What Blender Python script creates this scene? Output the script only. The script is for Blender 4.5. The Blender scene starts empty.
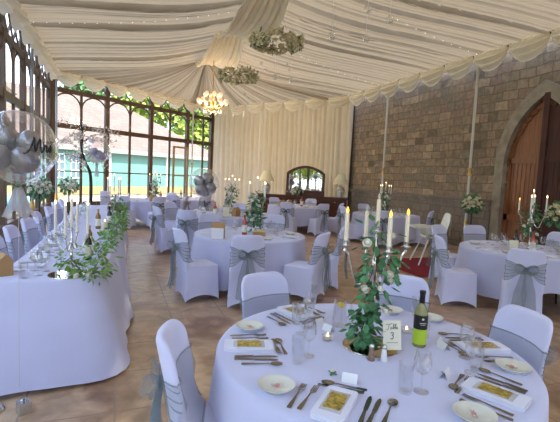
import bpy, math, random
from mathutils import Vector, Matrix, Euler
PI = math.pi
sin, cos = math.sin, math.cos
rnd = random.Random(7)
SC = bpy.context.scene
COL = SC.collection

# ------------------------------------------------------------------ materials
def new_mat(name):
    m = bpy.data.materials.new(name)
    m.use_nodes = True
    nt = m.node_tree
    for n in list(nt.nodes):
        nt.nodes.remove(n)
    out = nt.nodes.new('ShaderNodeOutputMaterial')
    return m, nt, out

def node(nt, typ, **kw):
    n = nt.nodes.new(typ)
    for k, v in kw.items():
        if k in n.inputs:
            n.inputs[k].default_value = v
        else:
            setattr(n, k, v)
    return n

def c4(c):
    return (c[0], c[1], c[2], 1.0)

def ramp(nt, fac, stops):
    r = nt.nodes.new('ShaderNodeValToRGB')
    el = r.color_ramp.elements
    while len(el) < len(stops):
        el.new(0.5)
    for e, (p, c) in zip(el, stops):
        e.position = p
        e.color = c4(c)
    nt.links.new(fac, r.inputs['Fac'])
    return r.outputs['Color']

def mixcol(nt, fac, a, b, mode='MIX'):
    m = nt.nodes.new('ShaderNodeMix')
    m.data_type = 'RGBA'
    m.blend_type = mode
    for sock, v in ((m.inputs[0], fac), (m.inputs[6], a), (m.inputs[7], b)):
        if isinstance(v, bpy.types.NodeSocket):
            nt.links.new(v, sock)
        elif isinstance(v, (int, float)):
            sock.default_value = v
        else:
            sock.default_value = c4(v)
    return m.outputs[2]

def coords(nt, scale=(1, 1, 1), kind='Object', rot=(0, 0, 0)):
    tc = nt.nodes.new('ShaderNodeTexCoord')
    mp = nt.nodes.new('ShaderNodeMapping')
    mp.inputs['Scale'].default_value = scale
    mp.inputs['Rotation'].default_value = rot
    nt.links.new(tc.outputs[kind], mp.inputs['Vector'])
    return mp.outputs['Vector']

def pmat(name, col, rough=0.6, metal=0.0, var=0.06, scale=8.0, bump=0.0, spec=0.5, sheen=0.0, emit=None, estr=0.0, trans=0.0, stretch=(1, 1, 1)):
    """Principled material whose colour wanders a little with a noise."""
    m, nt, out = new_mat(name)
    b = nt.nodes.new('ShaderNodeBsdfPrincipled')
    no = node(nt, 'ShaderNodeTexNoise', Scale=scale, Detail=4.0)
    nt.links.new(coords(nt, stretch), no.inputs['Vector'])
    lo = tuple(max(0, c * (1 - var)) for c in col)
    hi = tuple(min(1, c * (1 + var)) for c in col)
    nt.links.new(ramp(nt, no.outputs['Fac'], [(0.3, lo), (0.7, hi)]), b.inputs['Base Color'])
    b.inputs['Roughness'].default_value = rough
    b.inputs['Metallic'].default_value = metal
    b.inputs['Specular IOR Level'].default_value = spec
    if sheen:
        b.inputs['Sheen Weight'].default_value = sheen
    if emit:
        b.inputs['Emission Color'].default_value = c4(emit)
        b.inputs['Emission Strength'].default_value = estr
    if trans:
        b.inputs['Transmission Weight'].default_value = trans
    if bump:
        bp = node(nt, 'ShaderNodeBump', Strength=bump, Distance=0.01)
        nt.links.new(no.outputs['Fac'], bp.inputs['Height'])
        nt.links.new(bp.outputs['Normal'], b.inputs['Normal'])
    nt.links.new(b.outputs[0], out.inputs['Surface'])
    return m

def film_mat(name, tint, gloss=0.12, edge=0.5, haze=0.0, hazecol=(0.8, 0.8, 0.8), rough=0.02, blend=0.35):
    """Thin clear film: see-through, with reflections stronger at grazing angles and a little body."""
    m, nt, out = new_mat(name)
    t = node(nt, 'ShaderNodeBsdfTransparent', Color=c4(tint))
    g = node(nt, 'ShaderNodeBsdfGlossy', Color=(1, 1, 1, 1), Roughness=rough)
    lw = node(nt, 'ShaderNodeLayerWeight', Blend=blend)
    mr = node(nt, 'ShaderNodeMapRange')
    mr.inputs['To Min'].default_value = gloss
    mr.inputs['To Max'].default_value = edge
    nt.links.new(lw.outputs['Facing'], mr.inputs['Value'])
    mx = nt.nodes.new('ShaderNodeMixShader')
    nt.links.new(mr.outputs[0], mx.inputs[0])
    nt.links.new(t.outputs[0], mx.inputs[1])
    nt.links.new(g.outputs[0], mx.inputs[2])
    last = mx.outputs[0]
    if haze:
        d = node(nt, 'ShaderNodeBsdfDiffuse', Color=c4(hazecol))
        m2 = node(nt, 'ShaderNodeMixShader', Fac=haze)
        nt.links.new(last, m2.inputs[1])
        nt.links.new(d.outputs[0], m2.inputs[2])
        last = m2.outputs[0]
    nt.links.new(last, out.inputs['Surface'])
    return m

def cloth_mat(name, col, transl=0.3, tcol=None, alpha=0.0, rough=0.8, weave=300.0):
    """Woven cloth: diffuse, some light let through, optionally gauzy."""
    m, nt, out = new_mat(name)
    no = node(nt, 'ShaderNodeTexNoise', Scale=3.0, Detail=3.0)
    nt.links.new(coords(nt), no.inputs['Vector'])
    c = ramp(nt, no.outputs['Fac'], [(0.3, tuple(x * 0.96 for x in col)), (0.7, tuple(min(1, x * 1.03) for x in col))])
    d = node(nt, 'ShaderNodeBsdfDiffuse', Roughness=rough)
    nt.links.new(c, d.inputs['Color'])
    last = d.outputs[0]
    if transl:
        t = node(nt, 'ShaderNodeBsdfTranslucent', Color=c4(tcol or col))
        mx = node(nt, 'ShaderNodeMixShader', Fac=transl)
        nt.links.new(last, mx.inputs[1])
        nt.links.new(t.outputs[0], mx.inputs[2])
        last = mx.outputs[0]
    if alpha:
        t = node(nt, 'ShaderNodeBsdfTransparent')
        mx = node(nt, 'ShaderNodeMixShader', Fac=alpha)
        nt.links.new(last, mx.inputs[1])
        nt.links.new(t.outputs[0], mx.inputs[2])
        last = mx.outputs[0]
    nt.links.new(last, out.inputs['Surface'])
    return m

def wood_mat(name, dark, light, rough=0.45, scale=1.0, axis='Z', spec=0.4):
    m, nt, out = new_mat(name)
    b = nt.nodes.new('ShaderNodeBsdfPrincipled')
    st = {'Z': (9, 9, 0.7), 'X': (0.7, 9, 9), 'Y': (9, 0.7, 9)}[axis]
    no = node(nt, 'ShaderNodeTexNoise', Scale=3.0 * scale, Detail=6.0, Distortion=0.6)
    nt.links.new(coords(nt, st), no.inputs['Vector'])
    nt.links.new(ramp(nt, no.outputs['Fac'], [(0.3, dark), (0.72, light)]), b.inputs['Base Color'])
    b.inputs['Roughness'].default_value = rough
    b.inputs['Specular IOR Level'].default_value = spec
    nt.links.new(b.outputs[0], out.inputs['Surface'])
    return m

def stone_wall_mat(name='stone_blocks', grey=False):
    m, nt, out = new_mat(name)
    b = nt.nodes.new('ShaderNodeBsdfPrincipled')
    v = coords(nt, (1, 1, 1), 'Object', (0, 0, 0))
    # wall lies in the Y-Z plane: feed (y, z, 0) to the brick texture
    sp = nt.nodes.new('ShaderNodeSeparateXYZ')
    nt.links.new(v, sp.inputs[0])
    cb = nt.nodes.new('ShaderNodeCombineXYZ')
    nt.links.new(sp.outputs['Y'], cb.inputs['X'])
    nt.links.new(sp.outputs['Z'], cb.inputs['Y'])
    wob = node(nt, 'ShaderNodeTexNoise', Scale=1.3, Detail=2.0)
    nt.links.new(cb.outputs[0], wob.inputs['Vector'])
    add = node(nt, 'ShaderNodeVectorMath', operation='MULTIPLY_ADD')
    nt.links.new(wob.outputs['Color'], add.inputs[0])
    add.inputs[1].default_value = (0.20, 0.13, 0)
    nt.links.new(cb.outputs[0], add.inputs[2])
    br = node(nt, 'ShaderNodeTexBrick', Scale=1.0)
    br.inputs['Brick Width'].default_value = 0.40
    br.inputs['Row Height'].default_value = 0.225
    br.inputs['Mortar Size'].default_value = 0.012
    br.inputs['Mortar Smooth'].default_value = 0.3
    br.inputs['Bias'].default_value = 0.0
    br.inputs['Color1'].default_value = (0, 0, 0, 1)
    br.inputs['Color2'].default_value = (1, 1, 1, 1)
    br.inputs['Mortar'].default_value = (0.5, 0.5, 0.5, 1)
    br.offset = 0.42; br.squash = 0.75; br.squash_frequency = 3
    nt.links.new(add.outputs[0], br.inputs['Vector'])
    b2 = node(nt, 'ShaderNodeTexBrick', Scale=1.0)
    for q, v_ in (('Brick Width', 0.29), ('Row Height', 0.225), ('Mortar Size', 0.010), ('Mortar Smooth', 0.3)):
        b2.inputs[q].default_value = v_
    b2.inputs['Color1'].default_value = (0.1, 0.1, 0.1, 1); b2.inputs['Color2'].default_value = (0.95, 0.95, 0.95, 1); b2.inputs['Mortar'].default_value = (0.5, 0.5, 0.5, 1)
    b2.offset = 0.3; b2.squash = 1.7; b2.squash_frequency = 2
    nt.links.new(add.outputs[0], b2.inputs['Vector'])
    pick = node(nt, 'ShaderNodeTexNoise', Scale=0.9, Detail=1.0)
    nt.links.new(cb.outputs[0], pick.inputs['Vector'])
    pk = ramp(nt, pick.outputs['Fac'], [(0.47, (0, 0, 0)), (0.53, (1, 1, 1))])
    tone = mixcol(nt, pk, br.outputs['Color'], b2.outputs['Color'])
    mort = mixcol(nt, pk, br.outputs['Fac'], b2.outputs['Fac'])
    base = ramp(nt, tone, [(0.0, (0.17, 0.13, 0.09)), (0.22, (0.36, 0.28, 0.18)), (0.4, (0.26, 0.225, 0.175)), (0.6, (0.42, 0.32, 0.21)), (0.8, (0.33, 0.235, 0.18)), (1.0, (0.58, 0.46, 0.30))])
    n2 = node(nt, 'ShaderNodeTexNoise', Scale=9.0, Detail=6.0)
    nt.links.new(v, n2.inputs['Vector'])
    c = mixcol(nt, 0.55, base, ramp(nt, n2.outputs['Fac'], [(0.3, (0.42, 0.38, 0.34)), (0.7, (1.15, 1.08, 1.0))]), 'MULTIPLY')
    c = mixcol(nt, 0.65 if grey else 0.12, c, (0.20, 0.185, 0.175))
    c = mixcol(nt, mort, c, (0.19, 0.15, 0.105))
    nt.links.new(c, b.inputs['Base Color'])
    b.inputs['Roughness'].default_value = 0.9
    h = nt.nodes.new('ShaderNodeMath'); h.operation = 'SUBTRACT'
    nt.links.new(n2.outputs['Fac'], h.inputs[0])
    nt.links.new(mort, h.inputs[1])
    bp = node(nt, 'ShaderNodeBump', Strength=1.0, Distance=0.03)
    nt.links.new(h.outputs[0], bp.inputs['Height'])
    nt.links.new(bp.outputs['Normal'], b.inputs['Normal'])
    nt.links.new(b.outputs[0], out.inputs['Surface'])
    return m

def floor_mat():
    m, nt, out = new_mat('slate_tiles')
    b = nt.nodes.new('ShaderNodeBsdfPrincipled')
    v = coords(nt)
    br = node(nt, 'ShaderNodeTexBrick', Scale=1.0)
    br.offset = 0.0
    br.inputs['Brick Width'].default_value = 0.6
    br.inputs['Row Height'].default_value = 0.6
    br.inputs['Mortar Size'].default_value = 0.006
    br.inputs['Color1'].default_value = (0, 0, 0, 1)
    br.inputs['Color2'].default_value = (1, 1, 1, 1)
    br.inputs['Mortar'].default_value = (0.5, 0.5, 0.5, 1)
    nt.links.new(v, br.inputs['Vector'])
    n1 = node(nt, 'ShaderNodeTexNoise', Scale=1.7, Detail=8.0, Distortion=1.2)
    nt.links.new(v, n1.inputs['Vector'])
    n2 = node(nt, 'ShaderNodeTexNoise', Scale=6.0, Detail=8.0, Distortion=0.8)
    nt.links.new(v, n2.inputs['Vector'])
    tile = ramp(nt, br.outputs['Color'], [(0.0, (0.44, 0.29, 0.175)), (0.4, (0.54, 0.39, 0.26)), (0.7, (0.58, 0.44, 0.31)), (1.0, (0.42, 0.25, 0.15))])
    cl = ramp(nt, n1.outputs['Fac'], [(0.34, (0.22, 0.12, 0.07)), (0.5, (0.66, 0.48, 0.32)), (0.66, (0.34, 0.27, 0.20))])
    c = mixcol(nt, 0.55, tile, cl)
    c = mixcol(nt, 0.5, c, ramp(nt, n2.outputs['Fac'], [(0.30, (0.45, 0.37, 0.31)), (0.68, (1.15, 1.08, 1.0))]), 'MULTIPLY')
    c = mixcol(nt, br.outputs['Fac'], c, (0.27, 0.20, 0.145))
    nt.links.new(c, b.inputs['Base Color'])
    b.inputs['Roughness'].default_value = 0.33
    b.inputs['Specular IOR Level'].default_value = 0.45
    bp = node(nt, 'ShaderNodeBump', Strength=0.25, Distance=0.01)
    nt.links.new(n2.outputs['Fac'], bp.inputs['Height'])
    nt.links.new(bp.outputs['Normal'], b.inputs['Normal'])
    nt.links.new(b.outputs[0], out.inputs['Surface'])
    return m

def roof_tile_mat(name, c1, c2, mortar, w, h):
    m, nt, out = new_mat(name)
    b = nt.nodes.new('ShaderNodeBsdfPrincipled')
    br = node(nt, 'ShaderNodeTexBrick', Scale=1.0)
    br.inputs['Brick Width'].default_value = w
    br.inputs['Row Height'].default_value = h
    br.inputs['Mortar Size'].default_value = 0.02
    br.inputs['Color1'].default_value = c4(c1)
    br.inputs['Color2'].default_value = c4(c2)
    br.inputs['Mortar'].default_value = c4(mortar)
    nt.links.new(coords(nt, (1, 1.0, 1), 'Object'), br.inputs['Vector'])
    nt.links.new(br.outputs['Color'], b.inputs['Base Color'])
    b.inputs['Roughness'].default_value = 0.9
    nt.links.new(b.outputs[0], out.inputs['Surface'])
    return m

M = {}
M['cloth'] = cloth_mat('white_table_linen', (0.70, 0.72, 0.93), transl=0.12)  # white linen with the blue tint of skylight put into its colour
M['cover'] = cloth_mat('white_stretch_cover', (0.72, 0.735, 0.94), transl=0.06)  # white cover, bluish skylight tint painted in likewise
M['organza'] = cloth_mat('grey_organza', (0.31, 0.36, 0.385), transl=0.3, alpha=0.54)
M['organza_band'] = cloth_mat('sheer_grey_organza', (0.36, 0.40, 0.43), transl=0.3, alpha=0.68)
M['tulle'] = cloth_mat('grey_tulle', (0.62, 0.62, 0.68), transl=0.4, alpha=0.35)
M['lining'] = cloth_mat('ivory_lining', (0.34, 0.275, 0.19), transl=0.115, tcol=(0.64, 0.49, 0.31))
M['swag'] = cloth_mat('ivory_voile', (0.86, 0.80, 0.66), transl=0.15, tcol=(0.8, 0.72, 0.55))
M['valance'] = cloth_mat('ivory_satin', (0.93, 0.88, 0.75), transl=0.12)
M['curtain'] = cloth_mat('cream_curtain', (0.84, 0.77, 0.63), transl=0.1, tcol=(0.75, 0.68, 0.52))
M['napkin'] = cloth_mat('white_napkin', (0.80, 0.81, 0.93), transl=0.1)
M['carpet'] = pmat('red_carpet', (0.23, 0.01, 0.03), 0.95, var=0.2, scale=60, bump=0.3)
M['stone'] = stone_wall_mat()
M['ashlar'] = pmat('dressed_stone', (0.33, 0.29, 0.23), 0.9, var=0.22, scale=5, bump=0.3)
M['dado'] = stone_wall_mat('grey_stone_blocks', True)
M['floor'] = floor_mat()
M['frame'] = wood_mat('dark_stained_timber', (0.06, 0.034, 0.022), (0.13, 0.075, 0.046), 0.5)
M['paleframe'] = wood_mat('varnished_oak', (0.30, 0.19, 0.10), (0.45, 0.31, 0.18), 0.4)
M['door'] = wood_mat('mahogany_door', (0.19, 0.07, 0.028), (0.34, 0.14, 0.06), 0.4)
M['doorshaded'] = wood_mat('shaded_door', (0.05, 0.018, 0.015), (0.10, 0.034, 0.028), 0.6)  # door wood darkened: shade on the right leaf put into the colour
M['mahogany'] = wood_mat('polished_mahogany', (0.05, 0.018, 0.010), (0.12, 0.04, 0.02), 0.25, axis='X')
M['plaster'] = pmat('cream_plaster', (0.6, 0.55, 0.45), 0.9, var=0.05)
M['pole'] = pmat('white_painted_metal', (0.62, 0.60, 0.54), 0.35, var=0.04)
M['greypole'] = pmat('grey_painted_metal', (0.34, 0.36, 0.39), 0.35, var=0.05)
M['gold'] = pmat('brass', (0.62, 0.42, 0.14), 0.3, 1.0, var=0.1)
M['silver'] = pmat('silver_plate', (0.74, 0.74, 0.72), 0.18, 1.0, var=0.08, scale=20)
M['steel'] = pmat('cutlery_steel', (0.34, 0.33, 0.32), 0.22, 1.0, var=0.1, scale=20)
M['mirror'] = pmat('mirror_glass', (0.85, 0.86, 0.84), 0.02, 1.0, var=0.01)
M['mirrorrim'] = pmat('bronze_mirror_plate', (0.42, 0.36, 0.27), 0.12, 1.0, var=0.08)
M['candle'] = pmat('ivory_wax', (0.86, 0.80, 0.62), 0.5, var=0.03, spec=0.4)
M['whitecandle'] = pmat('white_wax', (0.85, 0.84, 0.80), 0.5, var=0.03)
M['amber'] = pmat('amber_flame_tip', (0.95, 0.48, 0.06), 0.4, var=0.1, emit=(1.0, 0.42, 0.05), estr=0.9)
M['greytip'] = pmat('unlit_flame_tip', (0.55, 0.53, 0.48), 0.4, var=0.05)
M['flame'] = pmat('warm_flame', (1.0, 0.6, 0.2), 0.4, emit=(1.0, 0.62, 0.28), estr=3.0)
M['bulb'] = pmat('warm_bulb', (1.0, 0.85, 0.7), 0.3, emit=(1.0, 0.42, 0.18), estr=0.20)
M['fairy'] = pmat('fairy_bulb', (1.0, 0.95, 0.8), 0.3, emit=(1.0, 0.86, 0.6), estr=0.45)
M['leaf'] = pmat('deep_green_leaf', (0.075, 0.22, 0.10), 0.42, var=0.45, scale=14, spec=0.4)
M['eucalyptus'] = pmat('bluish_green_leaf', (0.17, 0.25, 0.13), 0.5, var=0.4, scale=12)
M['ruscus'] = pmat('fresh_green_leaf', (0.15, 0.31, 0.06), 0.45, var=0.45, scale=12)
M['stem'] = pmat('brown_stem', (0.10, 0.07, 0.04), 0.8, var=0.2)
M['rose'] = pmat('white_petal', (0.84, 0.83, 0.76), 0.6, var=0.06)
M['creamrose'] = pmat('cream_petal', (0.84, 0.78, 0.56), 0.6, var=0.08)
M['blossom'] = pmat('blossom_petal', (0.86, 0.80, 0.76), 0.6, var=0.06)
M['blacktrunk'] = pmat('black_twig', (0.02, 0.016, 0.015), 0.6, var=0.2)
M['glass'] = film_mat('drinking_glass', (0.955, 0.96, 0.972), 0.05, 0.7, haze=0.0, blend=0.24)
M['pane'] = film_mat('window_pane', (0.97, 0.98, 0.98), 0.02, 0.25, blend=0.2)
M['bubble'] = film_mat('clear_balloon', (0.95, 0.94, 0.95), 0.035, 0.75, haze=0.035, hazecol=(0.8, 0.78, 0.76), rough=0.04, blend=0.25)
M['bauble'] = film_mat('clear_bauble', (0.95, 0.95, 0.95), 0.10, 0.9, haze=0.12, hazecol=(0.9, 0.87, 0.8))
M['pearl'] = pmat('pearl_grey_balloon', (0.30, 0.31, 0.34), 0.24, 0.55, var=0.05, spec=0.6)
M['confetti'] = pmat('violet_confetti', (0.36, 0.34, 0.50), 0.4, 0.3, var=0.3, scale=40)
M['wineglass_green'] = pmat('pale_green_bottle_glass', (0.50, 0.50, 0.22), 0.06, var=0.05, spec=0.7, trans=0.55)
M['darkbottle'] = pmat('dark_bottle_glass', (0.012, 0.012, 0.010), 0.06, var=0.1, spec=0.8)
M['rosewine'] = pmat('rose_wine_bottle', (0.45, 0.06, 0.05), 0.08, var=0.1, spec=0.7)
M['amberbottle'] = pmat('amber_bottle_glass', (0.30, 0.15, 0.03), 0.08, var=0.1, spec=0.7)
M['capsule'] = pmat('black_capsule', (0.012, 0.012, 0.014), 0.35, var=0.1)
M['blacklabel'] = pmat('black_label', (0.012, 0.013, 0.017), 0.5, var=0.1)
M['lime'] = pmat('lime_label', (0.46, 0.66, 0.04), 0.5, var=0.05)
M['paper'] = pmat('ivory_card', (0.80, 0.78, 0.66), 0.7, var=0.03)
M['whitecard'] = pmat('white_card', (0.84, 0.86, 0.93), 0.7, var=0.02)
M['ink'] = pmat('black_ink', (0.012, 0.012, 0.015), 0.6, var=0.1)
M['goldcard'] = pmat('gold_foil_card', (0.46, 0.35, 0.08), 0.45, 0.35, var=0.55, scale=70)
M['organzabag'] = cloth_mat('clear_sleeve', (0.8, 0.78, 0.8), transl=0.2, alpha=0.45)
M['kraft'] = pmat('kraft_card', (0.42, 0.25, 0.11), 0.8, var=0.08)
M['plate'] = pmat('cream_china', (0.73, 0.76, 0.71), 0.22, var=0.03)
M['mint'] = pmat('pink_sweet_wrapper', (0.62, 0.30, 0.26), 0.35, var=0.4, scale=60)
M['salt'] = pmat('white_salt', (0.85, 0.86, 0.9), 0.4, var=0.03)
M['pepper'] = pmat('brown_pepper', (0.24, 0.16, 0.12), 0.5, var=0.4, scale=80)
M['shade'] = cloth_mat('cream_lampshade', (0.90, 0.88, 0.70), transl=0.3)
M['china'] = pmat('painted_china', (0.52, 0.50, 0.47), 0.3, var=0.5, scale=16)
M['plastic'] = pmat('ivory_plastic', (0.78, 0.83, 0.79), 0.35, var=0.03)
M['padding'] = pmat('beige_padding', (0.42, 0.36, 0.25), 0.7, var=0.06)
M['strap'] = pmat('clear_line', (0.62, 0.62, 0.66), 0.4, var=0.05)
M['weight'] = pmat('silver_foil_weight', (0.60, 0.60, 0.60), 0.2, 0.8, var=0.1, scale=30)
M['teal'] = pmat('turquoise_render', (0.115, 0.25, 0.205), 0.8, var=0.05, scale=1)
M['palewall'] = pmat('pale_fascia', (0.27, 0.26, 0.22), 0.8, var=0.04)
M['rooftile'] = roof_tile_mat('terracotta_tiles', (0.16, 0.108, 0.082), (0.20, 0.14, 0.105), (0.11, 0.077, 0.06), 0.5, 0.35)
M['brick'] = roof_tile_mat('peach_brick', (0.34, 0.23, 0.16), (0.40, 0.28, 0.20), (0.34, 0.28, 0.22), 0.3, 0.1)
M['darkpane'] = pmat('dark_glazing', (0.10, 0.16, 0.17), 0.1, var=0.1)
M['whitepaint'] = pmat('white_paint', (0.7, 0.7, 0.68), 0.5, var=0.03)
M['sandstone'] = pmat('sunlit_sandstone', (0.30, 0.225, 0.10), 0.9, var=0.08)
M['paving'] = pmat('pale_paving', (0.34, 0.27, 0.175), 0.9, var=0.15, scale=2)
M['water'] = pmat('turquoise_pool_water', (0.03, 0.45, 0.58), 0.05, var=0.1, scale=2)
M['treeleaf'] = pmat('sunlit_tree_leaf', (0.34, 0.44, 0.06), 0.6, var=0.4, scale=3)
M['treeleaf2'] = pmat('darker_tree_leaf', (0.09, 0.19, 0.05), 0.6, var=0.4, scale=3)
M['bark'] = pmat('tree_bark', (0.16, 0.10, 0.06), 0.9, var=0.3)
M['tablewood'] = pmat('plywood_tabletop', (0.4, 0.3, 0.2), 0.6)
M['darkmetal'] = pmat('dark_metal', (0.03, 0.03, 0.03), 0.5)
M['lemon'] = pmat('lemon_peel', (0.75, 0.6, 0.06), 0.4, var=0.1)

# ------------------------------------------------------------------ geometry
class MB:
    def __init__(s):
        s.v = []; s.f = []
    def add(s, vs, fs):
        o = len(s.v)
        s.v += [tuple(v) for v in vs]
        s.f += [tuple(i + o for i in f) for f in fs]
        return s
    def grid(s, fn, nu, nv, wrap=False):
        vs = []
        for j in range(nv):
            for i in range(nu):
                u = i / nu if wrap else i / (nu - 1)
                vs.append(fn(u, j / (nv - 1)))
        fs = []
        for j in range(nv - 1):
            for i in range(nu if wrap else nu - 1):
                k = (i + 1) % nu
                fs.append((j * nu + i, j * nu + k, (j + 1) * nu + k, (j + 1) * nu + i))
        return s.add(vs, fs)
    def box(s, c, d, rz=0.0):
        hx, hy, hz = d[0] / 2, d[1] / 2, d[2] / 2
        ca, sa = cos(rz), sin(rz)
        vs = []
        for z in (-hz, hz):
            for x, y in ((-hx, -hy), (hx, -hy), (hx, hy), (-hx, hy)):
                vs.append((c[0] + x * ca - y * sa, c[1] + x * sa + y * ca, c[2] + z))
        return s.add(vs, [(3, 2, 1, 0), (4, 5, 6, 7), (0, 1, 5, 4), (1, 2, 6, 5), (2, 3, 7, 6), (3, 0, 4, 7)])
    def bar(s, a, b, w, t, up=(0, 0, 1)):
        a = Vector(a); b = Vector(b); d = (b - a).normalized(); up = Vector(up)
        if abs(d.dot(up)) > 0.98:
            up = Vector((1, 0, 0))
        x = d.cross(up).normalized(); y = x.cross(d).normalized()
        vs = []
        for p in (a, b):
            for i, j in ((-1, -1), (1, -1), (1, 1), (-1, 1)):
                vs.append(p + x * (i * w / 2) + y * (j * t / 2))
        return s.add(vs, [(3, 2, 1, 0), (4, 5, 6, 7), (0, 1, 5, 4), (1, 2, 6, 5), (2, 3, 7, 6), (3, 0, 4, 7)])
    def lathe(s, prof, n=20, c=(0, 0, 0)):
        vs = []; fs = []
        for r, z in prof:
            for i in range(n):
                a = 2 * PI * i / n
                vs.append((c[0] + r * cos(a), c[1] + r * sin(a), c[2] + z))
        for j in range(len(prof) - 1):
            for i in range(n):
                k = (i + 1) % n
                fs.append((j * n + i, j * n + k, (j + 1) * n + k, (j + 1) * n + i))
        if prof[0][0] > 1e-5: fs.append(tuple(reversed(range(n))))
        m = (len(prof) - 1) * n
        if prof[-1][0] > 1e-5: fs.append(tuple(range(m, m + n)))
        return s.add(vs, fs)
    def lathe_open(s, prof, n=20, c=(0, 0, 0)):
        vs = []; fs = []
        for r, z in prof:
            for i in range(n):
                a = 2 * PI * i / n
                vs.append((c[0] + r * cos(a), c[1] + r * sin(a), c[2] + z))
        for j in range(len(prof) - 1):
            for i in range(n):
                k = (i + 1) % n
                fs.append((j * n + i, j * n + k, (j + 1) * n + k, (j + 1) * n + i))
        return s.add(vs, fs)
    def tube(s, pts, r, n=8, cap=True):
        pts = [Vector(p) for p in pts]
        m = len(pts)
        rs = r if isinstance(r, (list, tuple)) else [r] * m
        up = None; vs = []
        for i, p in enumerate(pts):
            d = (pts[min(i + 1, m - 1)] - pts[max(i - 1, 0)]).normalized()
            if up is None:
                up = Vector((0, 0, 1)) if abs(d.z) < 0.9 else Vector((1, 0, 0))
            x = d.cross(up)
            if x.length < 1e-6: x = d.orthogonal()
            x.normalize(); up = x.cross(d).normalized()
            for k in range(n):
                a = 2 * PI * k / n
                vs.append(p + x * (rs[i] * cos(a)) + up * (rs[i] * sin(a)))
        fs = []
        for j in range(m - 1):
            for i in range(n):
                k = (i + 1) % n
                fs.append((j * n + i, j * n + k, (j + 1) * n + k, (j + 1) * n + i))
        if cap:
            fs.append(tuple(reversed(range(n)))); fs.append(tuple(range((m - 1) * n, m * n)))
        return s.add(vs, fs)
    def ball(s, c, r, nu=16, nv=10, sc=(1, 1, 1)):
        vs = [(c[0], c[1], c[2] - r * sc[2])]
        for j in range(1, nv):
            t = PI * j / nv
            for i in range(nu):
                a = 2 * PI * i / nu
                vs.append((c[0] + r * sc[0] * sin(t) * cos(a), c[1] + r * sc[1] * sin(t) * sin(a), c[2] - r * sc[2] * cos(t)))
        vs.append((c[0], c[1], c[2] + r * sc[2]))
        fs = []
        for i in range(nu):
            k = (i + 1) % nu
            fs.append((0, 1 + k, 1 + i))
            for j in range(nv - 2):
                fs.append((1 + j * nu + i, 1 + j * nu + k, 1 + (j + 1) * nu + k, 1 + (j + 1) * nu + i))
            fs.append((1 + (nv - 2) * nu + i, 1 + (nv - 2) * nu + k, len(vs) - 1))
        return s.add(vs, fs)
    def prism(s, poly, z0, z1):
        n = len(poly)
        vs = [(x, y, z0) for x, y in poly] + [(x, y, z1) for x, y in poly]
        fs = [tuple(reversed(range(n))), tuple(range(n, 2 * n))]
        for i in range(n):
            k = (i + 1) % n
            fs.append((i, k, n + k, n + i))
        return s.add(vs, fs)
    def leaf(s, p, d, nrm, L, W, fold=0.15):
        p = Vector(p); d = Vector(d).normalized(); nrm = Vector(nrm)
        x = d.cross(nrm)
        if x.length < 1e-4: x = d.orthogonal()
        x.normalize(); n = x.cross(d)
        a = p + d * (L * 0.3) - n * (fold * W); b = p + d * (L * 0.72) - n * (fold * W * 1.3)
        vs = [p, a, b, p + d * L - n * (fold * L * 0.5),
              a + x * W * 0.46 + n * fold * W, b + x * W * 0.36 + n * fold * W * .5,
              a - x * W * 0.46 + n * fold * W, b - x * W * 0.36 + n * fold * W * .5]
        return s.add(vs, [(0, 1, 4), (1, 2, 5, 4), (2, 3, 5), (0, 6, 1), (1, 6, 7, 2), (2, 7, 3)])
    def rose(s, c, r, rg, up=(0, 0, 1)):
        c = Vector(c)
        q = Vector((0, 0, 1)).rotation_difference(Vector(up).normalized())
        s.ball(c, r * 0.5, 8, 6)
        for ly, (n, rr, lift, op) in enumerate(((5, 0.62, 0.45, 0.25), (6, 0.85, 0.2, 0.55), (6, 1.0, -0.1, 0.9))):
            for k in range(n):
                a = 2 * PI * (k + 0.5 * ly) / n + rg.uniform(-.15, .15)
                vs = []
                for j in range(3):
                    for i in range(3):
                        t = (i - 1) * 0.62
                        rad = r * rr * (0.45 + 0.55 * j / 2 * (0.6 + op * 0.4))
                        z = r * (-0.45 + (lift + 0.65) * (j / 2) - op * 0.25 * (j / 2) ** 2 - 0.1 * abs(i - 1) * j)
                        vs.append(c + q @ Vector((rad * cos(a + t), rad * sin(a + t), z)))
                s.add(vs, [(0, 1, 4, 3), (1, 2, 5, 4), (3, 4, 7, 6), (4, 5, 8, 7)])
        return s
    def xf(s, mat):
        s.v = [tuple(mat @ Vector(v)) for v in s.v]
        return s
    def join(s, o):
        return s.add(o.v, o.f)

def obj(name, mb, mat, parent=None, loc=None, rz=0.0, smooth=True, angle=40):
    me = bpy.data.meshes.new(name)
    me.from_pydata([tuple(v) for v in mb.v], [], mb.f)
    me.validate()
    if smooth:
        me.polygons.foreach_set('use_smooth', [True] * len(me.polygons))
        me.set_sharp_from_angle(angle=math.radians(angle))
    me.materials.append(M[mat] if isinstance(mat, str) else mat)
    me.update()
    o = bpy.data.objects.new(name, me)
    COL.objects.link(o)
    if parent is not None: o.parent = parent
    if loc is not None: o.location = loc
    o.rotation_euler = (0, 0, rz)
    return o

def tag(o, label, cat, group=None):
    o['label'] = label; o['category'] = cat
    if group: o['group'] = group
    return o

def thing(name, label, cat, loc=(0, 0, 0), rz=0.0, group=None):
    o = bpy.data.objects.new(name, None)
    o.empty_display_size = 0.1
    COL.objects.link(o)
    o.location = loc; o.rotation_euler = (0, 0, rz)
    return tag(o, label, cat, group)

def struct(name, mb, mat, parent=None, **kw):
    o = obj(name, mb, mat, parent, **kw)
    if parent is None: o['kind'] = 'structure'
    return o

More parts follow.
